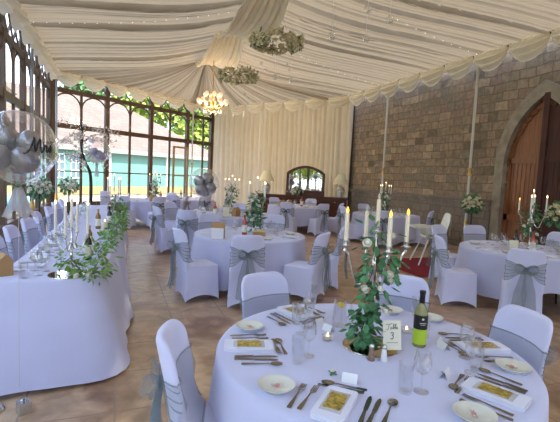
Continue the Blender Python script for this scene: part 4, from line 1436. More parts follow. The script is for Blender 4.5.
# table before the sideboard
FX, FY = 5.35, 12.35; wf = 'on the table in front of the sideboard'
round_table(FX, FY, .9, 'round table under the white cloth in front of the sideboard', 'white cloth on the round table in front of the sideboard', 5, .3, .08)
chair(4.72, 11.45, 52, 'white-covered chair with grey bow, back to us before the sideboard table')
chair(5.55, 11.15, 95, 'white-covered chair in front of the sideboard table, side of its cloth')
chair(6.22, 11.55, 140, 'white-covered chair with a brownish sash at the right front of the sideboard table')
chair(6.15, 13.15, 228, 'white-covered chair between the sideboard table and the sideboard, right one')
chair(4.35, 12.75, -15, 'white-covered chair at the left of the sideboard table')
chair(5.1, 13.4, -80, 'white-covered chair between the sideboard table and the sideboard, left one')
dress(FX, FY, wf, 44, 9)
FAVOUR.put((4.75, 12.1, Z), .2, 'brown card house on the sideboard table, left one', sc=1.5); FAVOUR.put((5.2, 12.6, Z), .2, 'brown card house on the sideboard table, near its middle', sc=1.3)
ROSEW.put((5.5, 12.3, Z), 0, 'rose wine bottle on the sideboard table'); 
# table in front of the stone wall
QX, QY = 7.02, 9.9; wq = 'on the table before the stone wall'
round_table(QX, QY, .9, 'round table under the white cloth before the stone wall', 'white cloth on the round table before the stone wall', 6, .12, .08)
chair(6.02, 10.05, -8, 'white-covered chair at the left of the stone wall table, against the sideboard end')
chair(6.35, 9.02, 52, 'white-covered chair at the front of the stone wall table, behind the candles')
chair(7.62, 9.18, 130, 'white-covered chair at the right of the stone wall table, behind the high chair')
chair(7.1, 10.95, 268, 'white-covered chair between the stone wall table and the wall')
place_candelabra(QX + .05, QY + .15, Z, .4, wq); green(QX + .05, QY + .15, Z, wq, 34, 120, 6)
dress(QX, QY, wq, 45, 8)
# right-hand table
RX_, RY_ = 5.66, 4.52; wr = 'on the right-hand table by the door'
round_table(RX_, RY_, .84, 'round table under the white cloth near the arched door', 'white cloth on the round table near the arched door', 7, .22, .1)
chair(4.50, 4.56, -30, 'white-covered chair side-on with a hanging grey sash, left of the door table')
chair(4.77, 3.76, 44, 'white-covered chair with a large grey bow facing away, front of the door table')
chair(6.00, 5.60, 252, 'white-covered chair beyond the door table, in front of the stone door jamb')
chair(6.74, 4.80, 195, 'white-covered chair beyond the door table, in front of the dark open doorway')
chair(5.35, 5.62, 285, 'white-covered chair beyond the door table, half hidden beneath its cloth')
place_candelabra(RX_ + .02, RY_ - .10, Z, .55, wr, [CAND_W, CAND_A, CAND_W, CAND_W, CAND_W]); green(RX_ + .02, RY_ - .10, Z, wr, 35, 120, 8, .05, .62, .13)
dress(RX_, RY_, wr, 47, 9)
DARKW.put((5.38, 4.40, Z), 0, 'dark wine bottle on the door table behind the cream menu card')
MENU.put((5.26, 4.33, Z), -.55, 'cream menu card on the door table', sc=1.15)
ROSEW.put((5.47, 4.20, Z), 0, 'rose wine bottle on the door table beside the candelabra'); PLACE.put((5.40, 4.12, Z), -.5, 'white folded card in front of the rose bottle on the door table', sc=(.9, 1, 2.2))

# high chair
t = thing('high_chair', 'ivory plastic high chair with a tray in front of the stone wall', 'high chair', (6.12, 7.0, 0), math.radians(159 - 90))
t.scale = (1.06, 1.06, 1.04)
m = MB(); m.box((0, .22, .74), (.50, .34, .03)); m.box((0, .22, .765), (.50, .34, .012)); obj('tray', m, 'plastic', t)
m = MB(); m.box((0, -.02, .56), (.36, .34, .05)); m.box((-.18, .0, .66), (.04, .34, .2)); m.box((.18, .0, .66), (.04, .34, .2)); obj('seat', m, 'plastic', t)
m = MB(); m.grid(lambda u, v: ((.19 - .05 * max(0, v - .7) / .3) * cos(2 * PI * u) if True else 0, -.20 - .10 * v + .035 * sin(2 * PI * u), .56 + .44 * v), 24, 10, wrap=True); m.ball((0, -.30, 1.0), .14, 14, 8, (1, .26, .3)); obj('backrest', m, 'plastic', t)
m = MB(); m.box((0, -.31, .76), (.26, .03, .34)); obj('padding', m, 'padding', t)
for sx in (-1, 1):
    for sy in (-1, 1):
        m = MB(); m.tube([(sx * .17, sy * .10, .54), (sx * .27, sy * .30, .0)], .014, 8); obj('leg', m, 'plastic', t)

# flowers on stands
def pedestal(x, y, zc, label, r=.24, base=0.0):
    flower_ball('flower_pedestal', label, 'flowers', x, y, zc, r, int(abs(x * 100)), 170, 26)
    t = COL.objects[-1]
def flower_stand(x, y, zc, label, r, mat='creamrose', rr=.058):
    t = flower_ball('flower_stand', label, 'flowers', x, y, zc, r, int(abs(x * 100) + abs(y * 7)), 170, 28, mat, rr)
    m = MB(); m.tube([(0, 0, -zc + .02), (0, 0, -r * .3)], .018, 8); obj('pole', m, 'darkmetal', t)
    m = MB(); m.lathe([(.15, -zc), (.15, -zc + .015), (.03, -zc + .04)], 20); obj('base', m, 'darkmetal', t)
flower_stand(8.15, 7.95, 1.22, 'cream rose ball on a dark stand left of the arched door', .25)
flower_stand(7.98, 5.62, 1.20, 'cream rose ball on a stand in front of the dark open doorway', .27)
flower_stand(-1.66, 10.9, 1.17, 'white flower ball on a stand behind the head table, by the big balloon', .27, 'rose', .06)
flower_stand(-1.35, 13.9, 1.12, 'white flower ball on a stand in the glazed corner', .27, 'rose', .06)

# red carpet
m = MB(); m.grid(lambda u, v: (lerp(5.05, 8.9, u), lerp(5.95, 7.55, v), .012), 12, 4)
o = obj('carpet_runner', m, 'carpet', smooth=False); tag(o, 'red carpet runner leading in from the arched door', 'carpet')

# ------------------------------------------------------------------ sideboard, mirror, lamps
SB = thing('sideboard', 'long mahogany sideboard under the arched mirror', 'sideboard', (6.6, 14.75, 0), math.radians(-30))
m = MB(); m.box((0, 0, .52), (3.4, .46, .84)); obj('carcass', m, 'mahogany', SB, smooth=False)
m = MB(); m.box((0, -.01, .965), (3.56, .54, .05)); m.box((0, -.01, .925), (3.48, .50, .03)); obj('top', m, 'mahogany', SB, smooth=False)
m = MB(); m.box((0, 0, .05), (3.44, .48, .1)); obj('plinth', m, 'mahogany', SB, smooth=False)
for k in range(4):
    x = -1.26 + .84 * k
    m = MB(); m.box((x, -.24, .42), (.78, .03, .58)); m.box((x, -.26, .42), (.56, .02, .38)); d_ = obj('door', m, 'mahogany', SB, smooth=False)
    obj('knob', MB().ball((x + .33, -.275, .45), .02, 8, 6), 'gold', d_)
    m = MB(); m.box((x, -.24, .81), (.78, .03, .16)); d_ = obj('drawer', m, 'mahogany', SB, smooth=False)
    obj('knob', MB().ball((x, -.27, .81), .02, 8, 6), 'gold', d_)
sbx, sby = cos(math.radians(-30)), sin(math.radians(-30))
def on_sb(tt, back=0.0): return (6.6 + sbx * tt - sby * back * -1 * -1, 14.75 + sby * tt + sbx * back, .992)
t = thing('overmantel_mirror', 'arched mahogany mirror standing on the sideboard', 'mirror', on_sb(.09, .12), math.radians(-30))
def arch_top(w, sh, ap, n=16):
    return [(-w, 0)] + [(-w + 2 * w * i / n, sh + (ap - sh) * sin(PI * i / n) ** .8) for i in range(n + 1)] + [(w, 0)]
o_, i_ = arch_top(.74, .86, 1.14), [(x, max(z, .2)) for x, z in arch_top(.635, .80, 1.045)]
m = MB(); vs = []; n = len(o_)
for y in (-.04, .03):
    for (a, b), (c, d) in zip(o_, i_): vs += [(a, y, b), (c, y, d)]
fs = []
for i in range(n):
    k = (i + 1) % n
    a, b, c, d = 2 * i, 2 * i + 1, 2 * k + 1, 2 * k
    fs += [(a, d, c, b), (a + 2 * n, b + 2 * n, c + 2 * n, d + 2 * n), (a, a + 2 * n, d + 2 * n, d), (b, c, c + 2 * n, b + 2 * n)]
m.add(vs, fs); m.box((0, -.03, .1), (1.5, .08, .2)); obj('frame', m, 'mahogany', t, smooth=False)
m = MB(); m.add([(x, -.005, z) for x, z in i_], [tuple(reversed(range(len(i_))))]); obj('glass', m, 'mirror', t, smooth=False)
def lamp(tt, label):
    t = thing('table_lamp', label, 'lamp', on_sb(tt, .02), 0)
    m = MB(); m.lathe([(.10, 0), (.11, .02), (.10, .05), (.14, .12), (.165, .22), (.155, .32), (.11, .39), (.06, .42), (.055, .45)], 24); obj('base', m, 'china', t)
    m = MB(); m.lathe([(.018, .45), (.018, .60)], 8); obj('stem', m, 'gold', t)
    m = MB(); m.lathe_open([(.30, .50), (.13, .88), (.128, .88), (.296, .50)], 32); obj('lamp_shade', m, 'shade', t)
lamp(-1.42, 'table lamp with cream shade on the left end of the sideboard'); lamp(1.44, 'table lamp with cream shade on the right end of the sideboard')
fa = on_sb(-.25, -.12)
t = flower_ball('flower_arrangement', 'low white and green flower arrangement in front of the mirror', 'flowers', fa[0], fa[1], fa[2] + .13, .2, 77, 120, 14, 'rose', .05)
m = MB(); m.lathe([(.07, -.13), (.10, -.06), (.09, .02)], 16); obj('bowl', m, 'silver', t)
for k in range(6):
    p = on_sb(-.6 + .13 * k, -.16); WINE.put(p, 0, 'wine glass on the sideboard before the mirror', 'wine glasses on the sideboard')
# ------------------------------------------------------------------ head table
HT = thing('head_table', 'long head table under a white cloth along the glazed wall', 'table', (0, 0, 0))
for k in range(4):
    m = MB(); m.box((-.48, 4.75 + 1.82 * k, TH - .03), (.62, 1.7, .03)); tp = obj('tabletop', m, 'tablewood', HT, smooth=False)
    for sx in (-1, 1):
        for sy in (-1, 1):
            obj('leg', MB().tube([(-.48 + sx * .26, 4.75 + 1.82 * k + sy * .8, 0), (-.48 + sx * .26, 4.75 + 1.82 * k + sy * .8, TH - .04)], .015, 6), 'darkmetal', tp)
ctrl = [(-.94, 3.80), (-.90, 3.75), (-.6, 3.745), (-.34, 3.76), (-.23, 3.80), (-.17, 3.90), (-.125, 4.2), (-.06, 4.8), (.0, 5.7), (.05, 7.0), (.10, 9.2), (.11, 11.2), (.06, 11.32), (-.4, 11.34), (-.82, 11.32), (-.87, 11.25), (-.87, 9), (-.87, 7), (-.88, 5), (-.91, 4.2)]
loop = []
nC = len(ctrl)
for i in range(nC):
    p0, p1, p2, p3 = (Vector(ctrl[(i + j) % nC]) for j in (-1, 0, 1, 2))
    L = (p2 - p1).length; n = max(3, int(L / .06))
    t0 = max(.001, (p1 - p0).length); t2 = max(.001, (p3 - p2).length)
    m1 = ((p1 - p0) / t0 + (p2 - p1) / L) * .5 * L; m2 = ((p2 - p1) / L + (p3 - p2) / t2) * .5 * L
    for k in range(n):
        s = k / n; s2, s3 = s * s, s ** 3
        loop.append(p1 * (2 * s3 - 3 * s2 + 1) + m1 * (s3 - 2 * s2 + s) + p2 * (-2 * s3 + 3 * s2) + m2 * (s3 - s2))
nL = len(loop)
nrm = []
for i in range(nL):
    d = loop[(i + 3) % nL] - loop[(i - 3) % nL]; d.normalize(); nrm.append(Vector((d.y, -d.x)))
arc = [0.0]
for i in range(1, nL): arc.append(arc[-1] + (loop[i] - loop[i - 1]).length)
rows = [('top', k) for k in (0, .3, .7, .97)] + [('fall', k) for k in (0, .03, .1, .2, .32, .45, .58, .7, .8, .9, 1)]
vs = []
for kind, k in rows:
    for i in range(nL):
        p, n_ = loop[i], nrm[i]
        if kind == 'top':
            c = Vector((-.42, max(4.2, min(10.9, p.y))))
            q = c.lerp(p, k); vs.append((q.x, q.y, TH + .003))
        else:
            near = max(0, -n_.y); right = max(0, n_.x)
            fl_ = (.30 * near + .13 * right * smooth01((7.5 - p.y) / 3) + .05) * k ** .9
            wv = k * (.022 * sin(arc[i] * 7.5 + .8 * sin(arc[i] * 2)) + .012 * sin(arc[i] * 17))
            q = p + n_ * (fl_ + wv + .012 * min(1, k * 20))
            vs.append((q.x, q.y, lerp(TH - .002, .03 + .012 * sin(arc[i] * 5), k)))
fs = []
for j in range(len(rows) - 1):
    for i in range(nL):
        k = (i + 1) % nL
        fs.append((j * nL + i, j * nL + k, (j + 1) * nL + k, (j + 1) * nL + i))
m = MB(); m.add(vs, fs)
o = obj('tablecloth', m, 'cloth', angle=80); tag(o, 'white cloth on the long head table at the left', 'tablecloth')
hd = 'on the head table'
# garland along its front edge
path = []
for k in range(24):
    y = 4.0 + 6.9 * k / 23
    x = -.16 + .26 * smooth01((y - 3.9) / 4.5) - .03 + .03 * sin(k * 1.7)
    path.append((x, y, TH + .05 - .03 * (k % 3 == 0)))
garland('leaf_garland', 'long green ruscus garland along the front edge of the head table', 'garland', path, 1050, [.15, .16, .15] + [.13] * 22, .085, .036, 'ruscus', 51, (), .25)
garland('eucalyptus_spray', 'pale eucalyptus spray round the foot of the near head table candelabra', 'garland', [(-.42, 3.98, TH + .10), (-.36, 3.88, TH + .16), (-.28, 3.84, TH + .05), (-.2, 3.84, TH + .02), (-.15, 3.92, TH + .02)], 150, .10, .055, .03, 'ruscus', 52, ((-.22, 3.78, TH + .03), (-.31, 3.78, TH + .03)), .1, 'rose')
# the two candelabra
m = MB(); m.lathe([(.17, 0), (.172, .003), (.17, .006)], 48)
o = obj('mirror_plate', m, 'mirror', None, (-.37, 3.93, TH + .004)); tag(o, 'round mirror plate under the near head table candelabra', 'mirror')
CANDW2 = P_candle('whitecandle', 'flame', .25, .011)
def small_candelabra(x, y, rz, where, sx=.76, sz=.60):
    CANDEL.put((x, y, TH + .010), rz, 'silver five-branch candelabra ' + where, sc=(sx, sx, sz))
    R, zb, zc = .172 * sx, .585 * sz, .665 * sz
    for k in range(5):
        p = (x, y, TH + .005 + zc) if k == 4 else (x + R * cos(rz + k * PI / 2), y + R * sin(rz + k * PI / 2), TH + .005 + zb)
        CANDW2.put(p, .3 * k, ('white branch taper of the candelabra ' if k < 4 else 'central white taper of the candelabra ') + where, ('branch tapers ' + where) if k < 4 else None)
small_candelabra(-.36, 3.93, -.26, 'at the near end of the head table')
small_candelabra(-.06, 8.3, .6, 'halfway along the head table', .76, .82)
garland('rose_garland', 'greenery and white roses on the candelabra halfway along the head table', 'garland', [(0, 0, .42), (0, 0, .25), (.02, 0, .1)], 90, .12, .07, .05, 'eucalyptus', 53, ((.05, -.1, .33), (-.07, -.1, .25), (.02, -.12, .15)), .1, 'rose', (-.06, 8.3, TH))
# bottles, pillar candle
DARKW.put((-.27, 4.55, Z), 1, 'dark wine bottle just behind the near head table candelabra')
AMBW.put((-.27, 6.9, Z), 1, 'amber bottle on the head table left of the pillar candle')
DARKW.put((-.12, 7.35, Z), 1, 'dark wine bottle on the head table behind the pillar candle')
AMBW.put((-.3, 5.35, Z), 1, 'small amber bottle on the head table behind the taper candles', sc=.8)
t = thing('pillar_candle', 'fat ivory pillar candle beside the head table garland', 'candle', (-.17, 6.6, Z))
m = MB(); m.lathe([(.042, 0), (.043, .004), (.042, .15), (.036, .152), (.0, .146)], 24); obj('wax', m, 'candle', t)
m = MB(); m.lathe([(.001, .146), (.007, .155), (.005, .168), (.0, .182)], 8); obj('flame', m, 'flame', t)
FAVOUR.put((-.875, 4.02, Z), -1.1, 'brown card house at the near left of the head table', sc=1.42)
FAVOUR.put((-.10, 10.3, Z), .2, 'brown card house at the far end of the head table', sc=1.5)
r2 = random.Random(9)
for k in range(8):
    y = 4.15 + .86 * k
    w_ = ['in front of the card house'] [0] if k == 0 else 'on the head table further along'
    for dx, dy in ((.33, -.20), (.37, -.06), (.31, .10), (.26, -.02)):
        WINE.put((-.94 + dx + r2.uniform(-.02, .02), y + dy, Z), 0, 'clear wine glass by the card house on the head table' if k == 0 else 'clear wine glass along the window side of the head table', 'near glasses of the head table' if k == 0 else 'glasses along the head table')
    TUMB.put((-.70, y - .28, Z), 0, 'clear tumbler by the card house on the head table' if k == 0 else 'clear tumbler along the window side of the head table', None if k == 0 else 'tumblers along the head table')
    NAPKIN.put((-.73, y + .16, Z), PI / 2 + .05, 'folded white napkin nearest on the head table' if k == 0 else 'folded white napkin along the head table', None if k == 0 else 'napkins along the head table')
    if k: GOLD.put((-.73, y + .16, Z + .0185), 0, 'gold foil card on a napkin along the head table', 'gold cards along the head table')
    for s, P_, nm in ((-.02, KNIFE, 'knife'), (.30, FORK, 'fork'), (.33, FORK, 'fork')):
        P_.put((-.73, y + s, Z), -PI / 2, ('nearest %s on the head table' % nm if s < .32 else 'second nearest fork on the head table') if k == 0 else '%s laid along the head table' % nm, None if k == 0 else nm + 's along the head table')
    PLATE.put((-.71, y + .44, Z), 0, 'nearest cream side plate on the head table' if k == 0 else 'cream side plate along the head table', None if k == 0 else 'plates along the head table')
names = ['white-covered chair at the left frame edge behind the head table card house', 'white-covered chair behind the head table, second from the near end', 'white-covered chair behind the head table beside the tulle tail', 'white-covered chair behind the head table, fourth from the near end',
         'white-covered chair behind the head table, fifth from the near end', 'white-covered chair behind the head table, sixth from the near end', 'white-covered chair behind the head table, seventh from the near end', 'white-covered chair behind the head table, farthest from us']
for i, y in enumerate((4.98, 5.72, 6.55, 7.5, 8.5, 9.5, 10.4)):
    chair(-.88 - .02 * (i % 2), y, 2 - 5 * (i % 3), names[i])

# ------------------------------------------------------------------ balloons
CAMP = Vector((0, 0, 1.68))
def bubble(x, y, z, r, label, inner, seed, tail=None, string_to=None, wlabel=None, text=None, mat_in='pearl'):
    t = thing('bubble_balloon', label, 'balloon', (x, y, z))
    r2 = random.Random(seed)
    m = MB()
    prof = []
    for i in range(33):
        a = PI * i / 32
        rr = r * sin(a); zz = -r * cos(a)
        if i < 5: zz -= .05 * r * (1 - i / 5)
        prof.append((max(rr, 0), zz))
    prof[0] = (.012, prof[0][1]); m.lathe_open(prof, 40); obj('bubble', m, 'bubble', t)
    for (ix, iy, iz, ir) in inner:
        m = MB(); p = []
        for i in range(17):
            a = PI * i / 16
            p.append((sin(a) * (1 + .06 * cos(a)), -cos(a) * 1.08 - (.10 if i == 0 else 0)))
        p = [(a * ir, b * ir) for a, b in p]; m.lathe(p, 20)
        m.xf(Matrix.Translation((ix, iy, iz)) @ Euler((r2.uniform(-.8, .8), r2.uniform(-.8, .8), 0)).to_matrix().to_4x4())
        obj('inner_balloon', m, mat_in, t)
    m = MB(); m.lathe([(.01, -r * 1.04), (.022, -r * 1.04 - .02), (.010, -r * 1.04 - .04), (.026, -r * 1.04 - .07)], 10); obj('neck', m, 'bubble', t)
    if tail:
        L, w1 = tail
        m = MB()
        def fn(u, v):
            a = 2 * PI * u; rad_ = lerp(.02, w1, v ** 1.1) * (1 + .22 * v * sin(a * 7) + .08 * sin(a * 3))
            return (rad_ * cos(a), rad_ * sin(a), -r * 1.06 - L * v - .03 * v * sin(a * 5))
        m.grid(fn, 70, 12, wrap=True); obj('tulle_tail', m, 'tulle', t)
        m = MB()
        for k in range(9): m.leaf((0, 0, -r * 1.05), (cos(k * 2.4), sin(k * 2.4), -.3), (0, 0, 1), .06, .03)
        obj('leaf_sprig', m, 'leaf', t, smooth=False)
    if string_to is not None:
        m = MB(); m.tube([(0, 0, -r * 1.06), (0, 0, string_to - z)], .0022, 5); obj('string', m, 'strap', t)
    if text:
        f = (CAMP - Vector((x, y, z))).normalized(); q = Vector((0, 0, 1)); rx = q.cross(f).normalized(); uy = f.cross(rx)
        m = MB(); a0, b0, s = text
        for st in SCRIPT:
            pts = []
            for p in catmull([(a, b, 0) for a, b in st], 6):
                al, be = a0 + p.x * s, b0 + p.y * s
                d = f * (cos(al) * cos(be)) + rx * (sin(al) * cos(be)) + uy * sin(be)
                pts.append(d * (r * 1.006))
            n = len(pts)
            m.tube(pts, [.0028 + .0038 * abs(sin(i * .55)) for i in range(n)], 6)
        obj('lettering', m, 'ink', t)
    return t
SCRIPT = [[(-1.15, -.55), (-.95, -.52), (-.68, -.15), (-.42, .55), (-.36, .62), (-.38, .1), (-.34, -.38), (-.15, .2), (.02, .52), (.07, .48), (.05, -.1), (.12, -.42), (.24, -.34)],
          [(.24, -.34), (.38, .05), (.42, .12), (.43, .02), (.54, .08), (.56, .0), (.52, -.25), (.6, -.38), (.70, -.3)],
          [(.70, -.3), (.88, .08), (.93, .06), (.95, -.16), (.88, -.36), (.74, -.34)]]
bx, by, bz = -.635, 3.34, 1.80
bubble(bx, by, bz, .243, 'large clear bubble balloon lettered Mrs with pearl balloons inside', [(-.10, .02, .06, .085), (.075, -.05, .035, .075), (.05, -.06, -.085, .088), (-.11, -.06, -.075, .09), (.0, .08, -.10, .085), (-.02, .09, .03, .07)], 3, (.20, .085), .10, text=(.52, .04, .36))
t = thing('balloon_weight', 'small silver cube weight with a ribbon bow on the floor before the head table', 'weight', (-.575, 3.16, 0), .5)
m = MB(); m.box((0, 0, .04), (.075, .075, .08)); obj('cube', m, 'weight', t, smooth=False)
m = MB()
for k in range(5):
    a = k * 1.256
    m.grid(lambda u, v, a=a: (.022 * (1 - cos(2 * PI * u)) * cos(a) * .7 + (v - .5) * .012 * -sin(a), .022 * (1 - cos(2 * PI * u)) * sin(a) * .7 + (v - .5) * .012 * cos(a), .084 + .018 * abs(sin(2 * PI * u))), 14, 3)
obj('bow', m, 'silver', t)
t = thing('uplighter', 'small round silver dish on the floor at the left frame edge', 'dish', (-.78, 3.24, 0))
m = MB(); m.lathe([(.07, 0), (.075, .01), (.06, .03), (.0, .034)], 20); obj('dish', m, 'silver', t)

b2 = bubble(-.42, 9.75, 2.06, .27, 'smaller clear bubble balloon with violet filling above the far head table', [(.02 + .09 * cos(k * 1.9), .09 * sin(k * 1.9), -.13 + .05 * (k % 3), .075) for k in range(7)], 5, (.26, .035), TH, mat_in='confetti')
bubble(1.80, 9.42, 1.46, .33, 'low clear bubble balloon with silver balloons on the balloon table', [(.07, -.05, .10, .13), (-.12, -.02, .04, .12), (-.08, -.08, -.14, .13), (.13, -.07, -.10, .135), (.02, .1, -.02, .12), (.03, -.05, -.22, .09)], 7, None, TH)

# blossom tree with a black trunk by the glazed corner
t = thing('blossom_tree', 'black-stemmed artificial blossom tree behind the far head table', 'tree', (-.72, 12.9, 0))
r2 = random.Random(8)
m = MB(); tr = catmull([(0, 0, 0), (.02, 0, .8), (0, .02, 1.5), (-.14, 0, 1.85), (-.22, 0, 2.2), (-.2, .02, 2.55), (-.24, 0, 2.9)], 6)
m.tube(tr, [.05 - .03 * i / len(tr) for i in range(len(tr))], 8)
ends = []
for k in range(22):
    a = k * 2.4; z0 = 1.75 + .05 * k
    L = r2.uniform(.55, 1.15); up = r2.uniform(-.1, .75)
    p0 = Vector((-.18, 0, z0)); pts = [p0]
    for i in range(1, 7):
        s = i / 6
        pts.append(p0 + Vector((cos(a) * L * s, sin(a) * L * s, up * s * .6 - .28 * s * s + .05 * sin(s * 9 + k))))
    m.tube(pts, [.011, .009, .008, .006, .005, .004, .003], 5); ends.append(pts)
obj('trunk', m, 'blacktrunk', t)
m = MB()
for pts in ends:
    for _ in range(30):
        s = r2.uniform(1.2, 5.99); i = int(s); p = pts[i].lerp(pts[i + 1], s - i) + Vector((r2.gauss(0, .035), r2.gauss(0, .035), r2.gauss(0, .04)))
        for q in range(4):
            m.leaf(p, Vector((r2.gauss(0, 1), r2.gauss(0, 1), r2.gauss(0, 1))), (0, 0, 1), .045, .036)
bo = obj('blossom', m, 'blossom', t, smooth=False); bo['kind'] = 'stuff'
m = MB(); m.lathe([(.17, 0), (.2, .26), (.18, .26), (.16, .2), (.0, .2)], 20); obj('pot', m, 'blacktrunk', t)

# ------------------------------------------------------------------ hung from the lining
def roof_z(x):
    k = (x - RX) / ((EXR - RX) if x > RX else (EXL - RX)); return lerp(RZ, EV, k) - .16 * sin(PI * k)
def hoop(x, y, z, r, label, seed, n, nf):
    t = thing('flower_hoop', label, 'flowers', (x, y, z)); r2 = random.Random(seed)
    m = MB(); m.tube([(r * cos(a * PI / 16), r * sin(a * PI / 16), 0) for a in range(33)], .012, 6); obj('hoop', m, 'gold', t)
    m = MB()
    for _ in range(n):
        a = r2.uniform(0, 2 * PI); v = Vector((r2.gauss(0, 1), r2.gauss(0, 1), r2.gauss(0, .9))).normalized()
        p = Vector((r * cos(a), r * sin(a), 0)) + v * r2.uniform(.02, .14)
        m.leaf(p, v + Vector((0, 0, -.2)), (0, 0, 1), .10, .05)
    obj('leaves', m, 'eucalyptus', t, smooth=False)
    for k in range(nf):
        a = 2 * PI * (k + r2.uniform(-.3, .3)) / nf
        m = MB(); b = r2.uniform(-2.4, 1.2); m.rose((0, 0, 0), .085, r2, (cos(a) * cos(b), sin(a) * cos(b), sin(b)))
        obj('rose', m, 'creamrose', t, ((r + .11 * cos(b)) * cos(a), (r + .11 * cos(b)) * sin(a), .11 * sin(b)))
    m = MB()
    for k in range(3):
        a = k * 2 * PI / 3 + .4; m.tube([(r * cos(a), r * sin(a), 0), (0, 0, RZ - .45 - z)], .004, 5)
    obj('hanging_wire', m, 'strap', t)
    for k in range(4):
        a = k * PI / 2 + .3
        m = MB(); m.tube([(r * .8 * cos(a), r * .8 * sin(a), -.05), (r * .8 * cos(a), r * .8 * sin(a), -.55)], .0035, 5); m.ball((r * .8 * cos(a), r * .8 * sin(a), -.58), .035, 10, 7); obj('drop_bead', m, 'bauble', t)
hoop(3.48, 9.69, 4.86, .52, 'large hanging hoop of cream roses and leaves under the ridge', 61, 260, 62)
hoop(3.29, 12.44, 4.60, .50, 'smaller-looking hanging hoop of mostly green leaves under the ridge', 62, 360, 30)
t = thing('chandelier', 'lit chandelier of peach glass lamps hanging at the far end', 'chandelier', (3.10, 15.1, 4.18))
m = MB(); m.lathe([(.03, -.35), (.06, -.28), (.03, -.18), (.09, -.05), (.04, .1), (.02, .3), (.012, 1.75)], 14); obj('stem', m, 'gold', t)
for ring, (n, r, z) in enumerate(((10, .50, .0), (6, .28, .24))):
    for k in range(n):
        a = 2 * PI * (k + .5 * ring) / n
        m = MB(); m.tube([(0, 0, z - .1), (r * .5 * cos(a), r * .5 * sin(a), z - .2), (r * cos(a), r * sin(a), z - .05)], .012, 6); ar = obj('arm', m, 'gold', t)
        m = MB(); m.lathe([(.02, -.05), (.065, -.01), (.075, .05), (.05, .11), (.0, .125)], 12, (r * cos(a), r * sin(a), z)); obj('lamp_glass', m, 'bulb', ar)
for k in range(10):
    a = 2 * PI * (k + .5) / 10; m = MB(); m.tube([(.3 * cos(a), .3 * sin(a), -.12), (.3 * cos(a), .3 * sin(a), -.3)], .004, 4); m.ball((.3 * cos(a), .3 * sin(a), -.33), .03, 8, 6); obj('crystal', m, 'bauble', t)
for i, (x, y, z) in enumerate(((4.39, 7.19, 4.92), (4.78, 7.02, 4.74), (3.76, 7.39, 4.38), (4.36, 7.15, 4.37), (4.57, 11.39, 4.43), (4.14, 11.56, 4.5))):
    t = thing('hanging_bauble', ['clear hanging glass bauble, the topmost near the upper frame edge', 'clear hanging glass bauble, the one farthest right', 'clear hanging glass bauble right of the large flower hoop', 'clear hanging glass bauble below the topmost pair', 'clear hanging glass bauble below the large flower hoop, right one', 'clear hanging glass bauble below the large flower hoop, left one'][i], 'bauble', (x, y, z))
    m = MB(); m.lathe_open([(.0, -.075), (.05, -.058), (.075, -.01), (.066, .04), (.03, .072), (.018, .085)], 20); obj('globe', m, 'bauble', t)
    m = MB(); m.lathe([(.03, -.05), (.03, -.03), (.0, -.028)], 12); obj('tealight', m, 'whitecandle', t)
    m = MB(); m.tube([(0, 0, .08), (0, 0, roof_z(x) - z - .05)], .0025, 4); obj('thread', m, 'strap', t)
for j, (yy, side) in enumerate(((11.3, -1), (8.3, 1), (12.5, 1))):
    ex = EXL if side < 0 else EXR
    t = thing('fairy_light_string', ['string of tiny fairy lights across the left slope of the lining', 'string of tiny fairy lights across the right slope, nearer one', 'string of tiny fairy lights across the right slope, farther one'][j], 'fairy lights', (0, yy, 0))
    pts = [(lerp(RX, ex, k / 20), 0, roof_z(lerp(RX, ex, k / 20)) - .11) for k in range(1, 20)]
    m = MB(); m.tube(pts, .003, 4); obj('wire', m, 'strap', t)
    for p in pts[::1]:
        obj('bulb', MB().ball((p[0], p[1], p[2] - .012), .009, 6, 5), 'fairy', t)

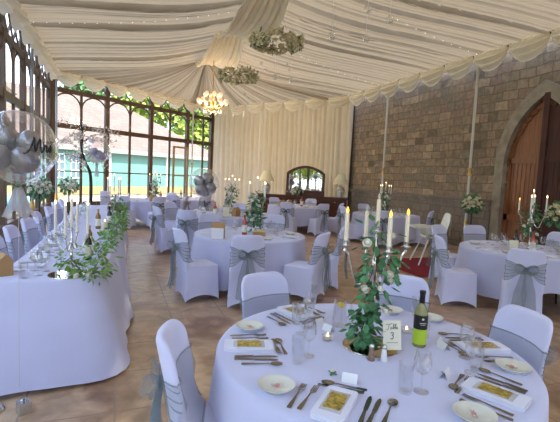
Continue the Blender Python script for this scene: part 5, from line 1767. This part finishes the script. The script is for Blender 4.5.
# ------------------------------------------------------------------ light, sky, camera
wld = bpy.data.worlds.new('sky'); SC.world = wld; wld.use_nodes = True
nt = wld.node_tree
for n in list(nt.nodes): nt.nodes.remove(n)
wo = nt.nodes.new('ShaderNodeOutputWorld'); bg = nt.nodes.new('ShaderNodeBackground')
tc = nt.nodes.new('ShaderNodeTexCoord'); sp = nt.nodes.new('ShaderNodeSeparateXYZ')
nt.links.new(tc.outputs['Generated'], sp.inputs[0])
nt.links.new(ramp(nt, sp.outputs['Z'], [(0.0, (0.62, 0.70, 0.86)), (0.25, (0.66, 0.78, 1.0)), (1.0, (0.40, 0.60, 1.0))]), bg.inputs['Color'])
bg.inputs['Strength'].default_value = 1.5
nt.links.new(bg.outputs[0], wo.inputs['Surface'])
sl = bpy.data.lights.new('sun', 'SUN'); sl.energy = 3.0; sl.color = (1.0, .90, .74); sl.angle = .02
cl = bpy.data.lights.new('chandelier_light', 'POINT'); cl.energy = 60; cl.color = (1.0, .72, .42); cl.shadow_soft_size = .35
clo = bpy.data.objects.new('chandelier_light', cl); COL.objects.link(clo); clo.location = (3.10, 15.1, 3.75)
so = bpy.data.objects.new('sun', sl); COL.objects.link(so)
so.rotation_euler = Vector((-.40, .52, -.78)).to_track_quat('-Z', 'Y').to_euler()
cd = bpy.data.cameras.new('camera'); cd.sensor_fit = 'HORIZONTAL'; cd.sensor_width = 36; cd.lens = 421 / 560 * 36; cd.clip_end = 400; cd.clip_start = .05
co = bpy.data.objects.new('camera', cd); COL.objects.link(co)
cr = Vector((0.93275847, -0.35758105, 0.04579779)); cdn = Vector((0.01334374, -0.0927062, -0.99560409)); cf = Vector((0.36025489, 0.92926926, -0.08170102))
co.matrix_world = Matrix(((cr.x, -cdn.x, -cf.x, 0), (cr.y, -cdn.y, -cf.y, 0), (cr.z, -cdn.z, -cf.z, 1.68), (0, 0, 0, 1)))
SC.camera = co
SC.view_settings.view_transform = 'Standard'; SC.view_settings.look = 'None'; SC.view_settings.gamma = 1.0; SC.view_settings.use_curve_mapping = False
SC.view_settings.exposure = 1.95
SC.cycles.transparent_max_bounces = 24
SC.cycles.max_bounces = 8
SC.cycles.use_denoising = True
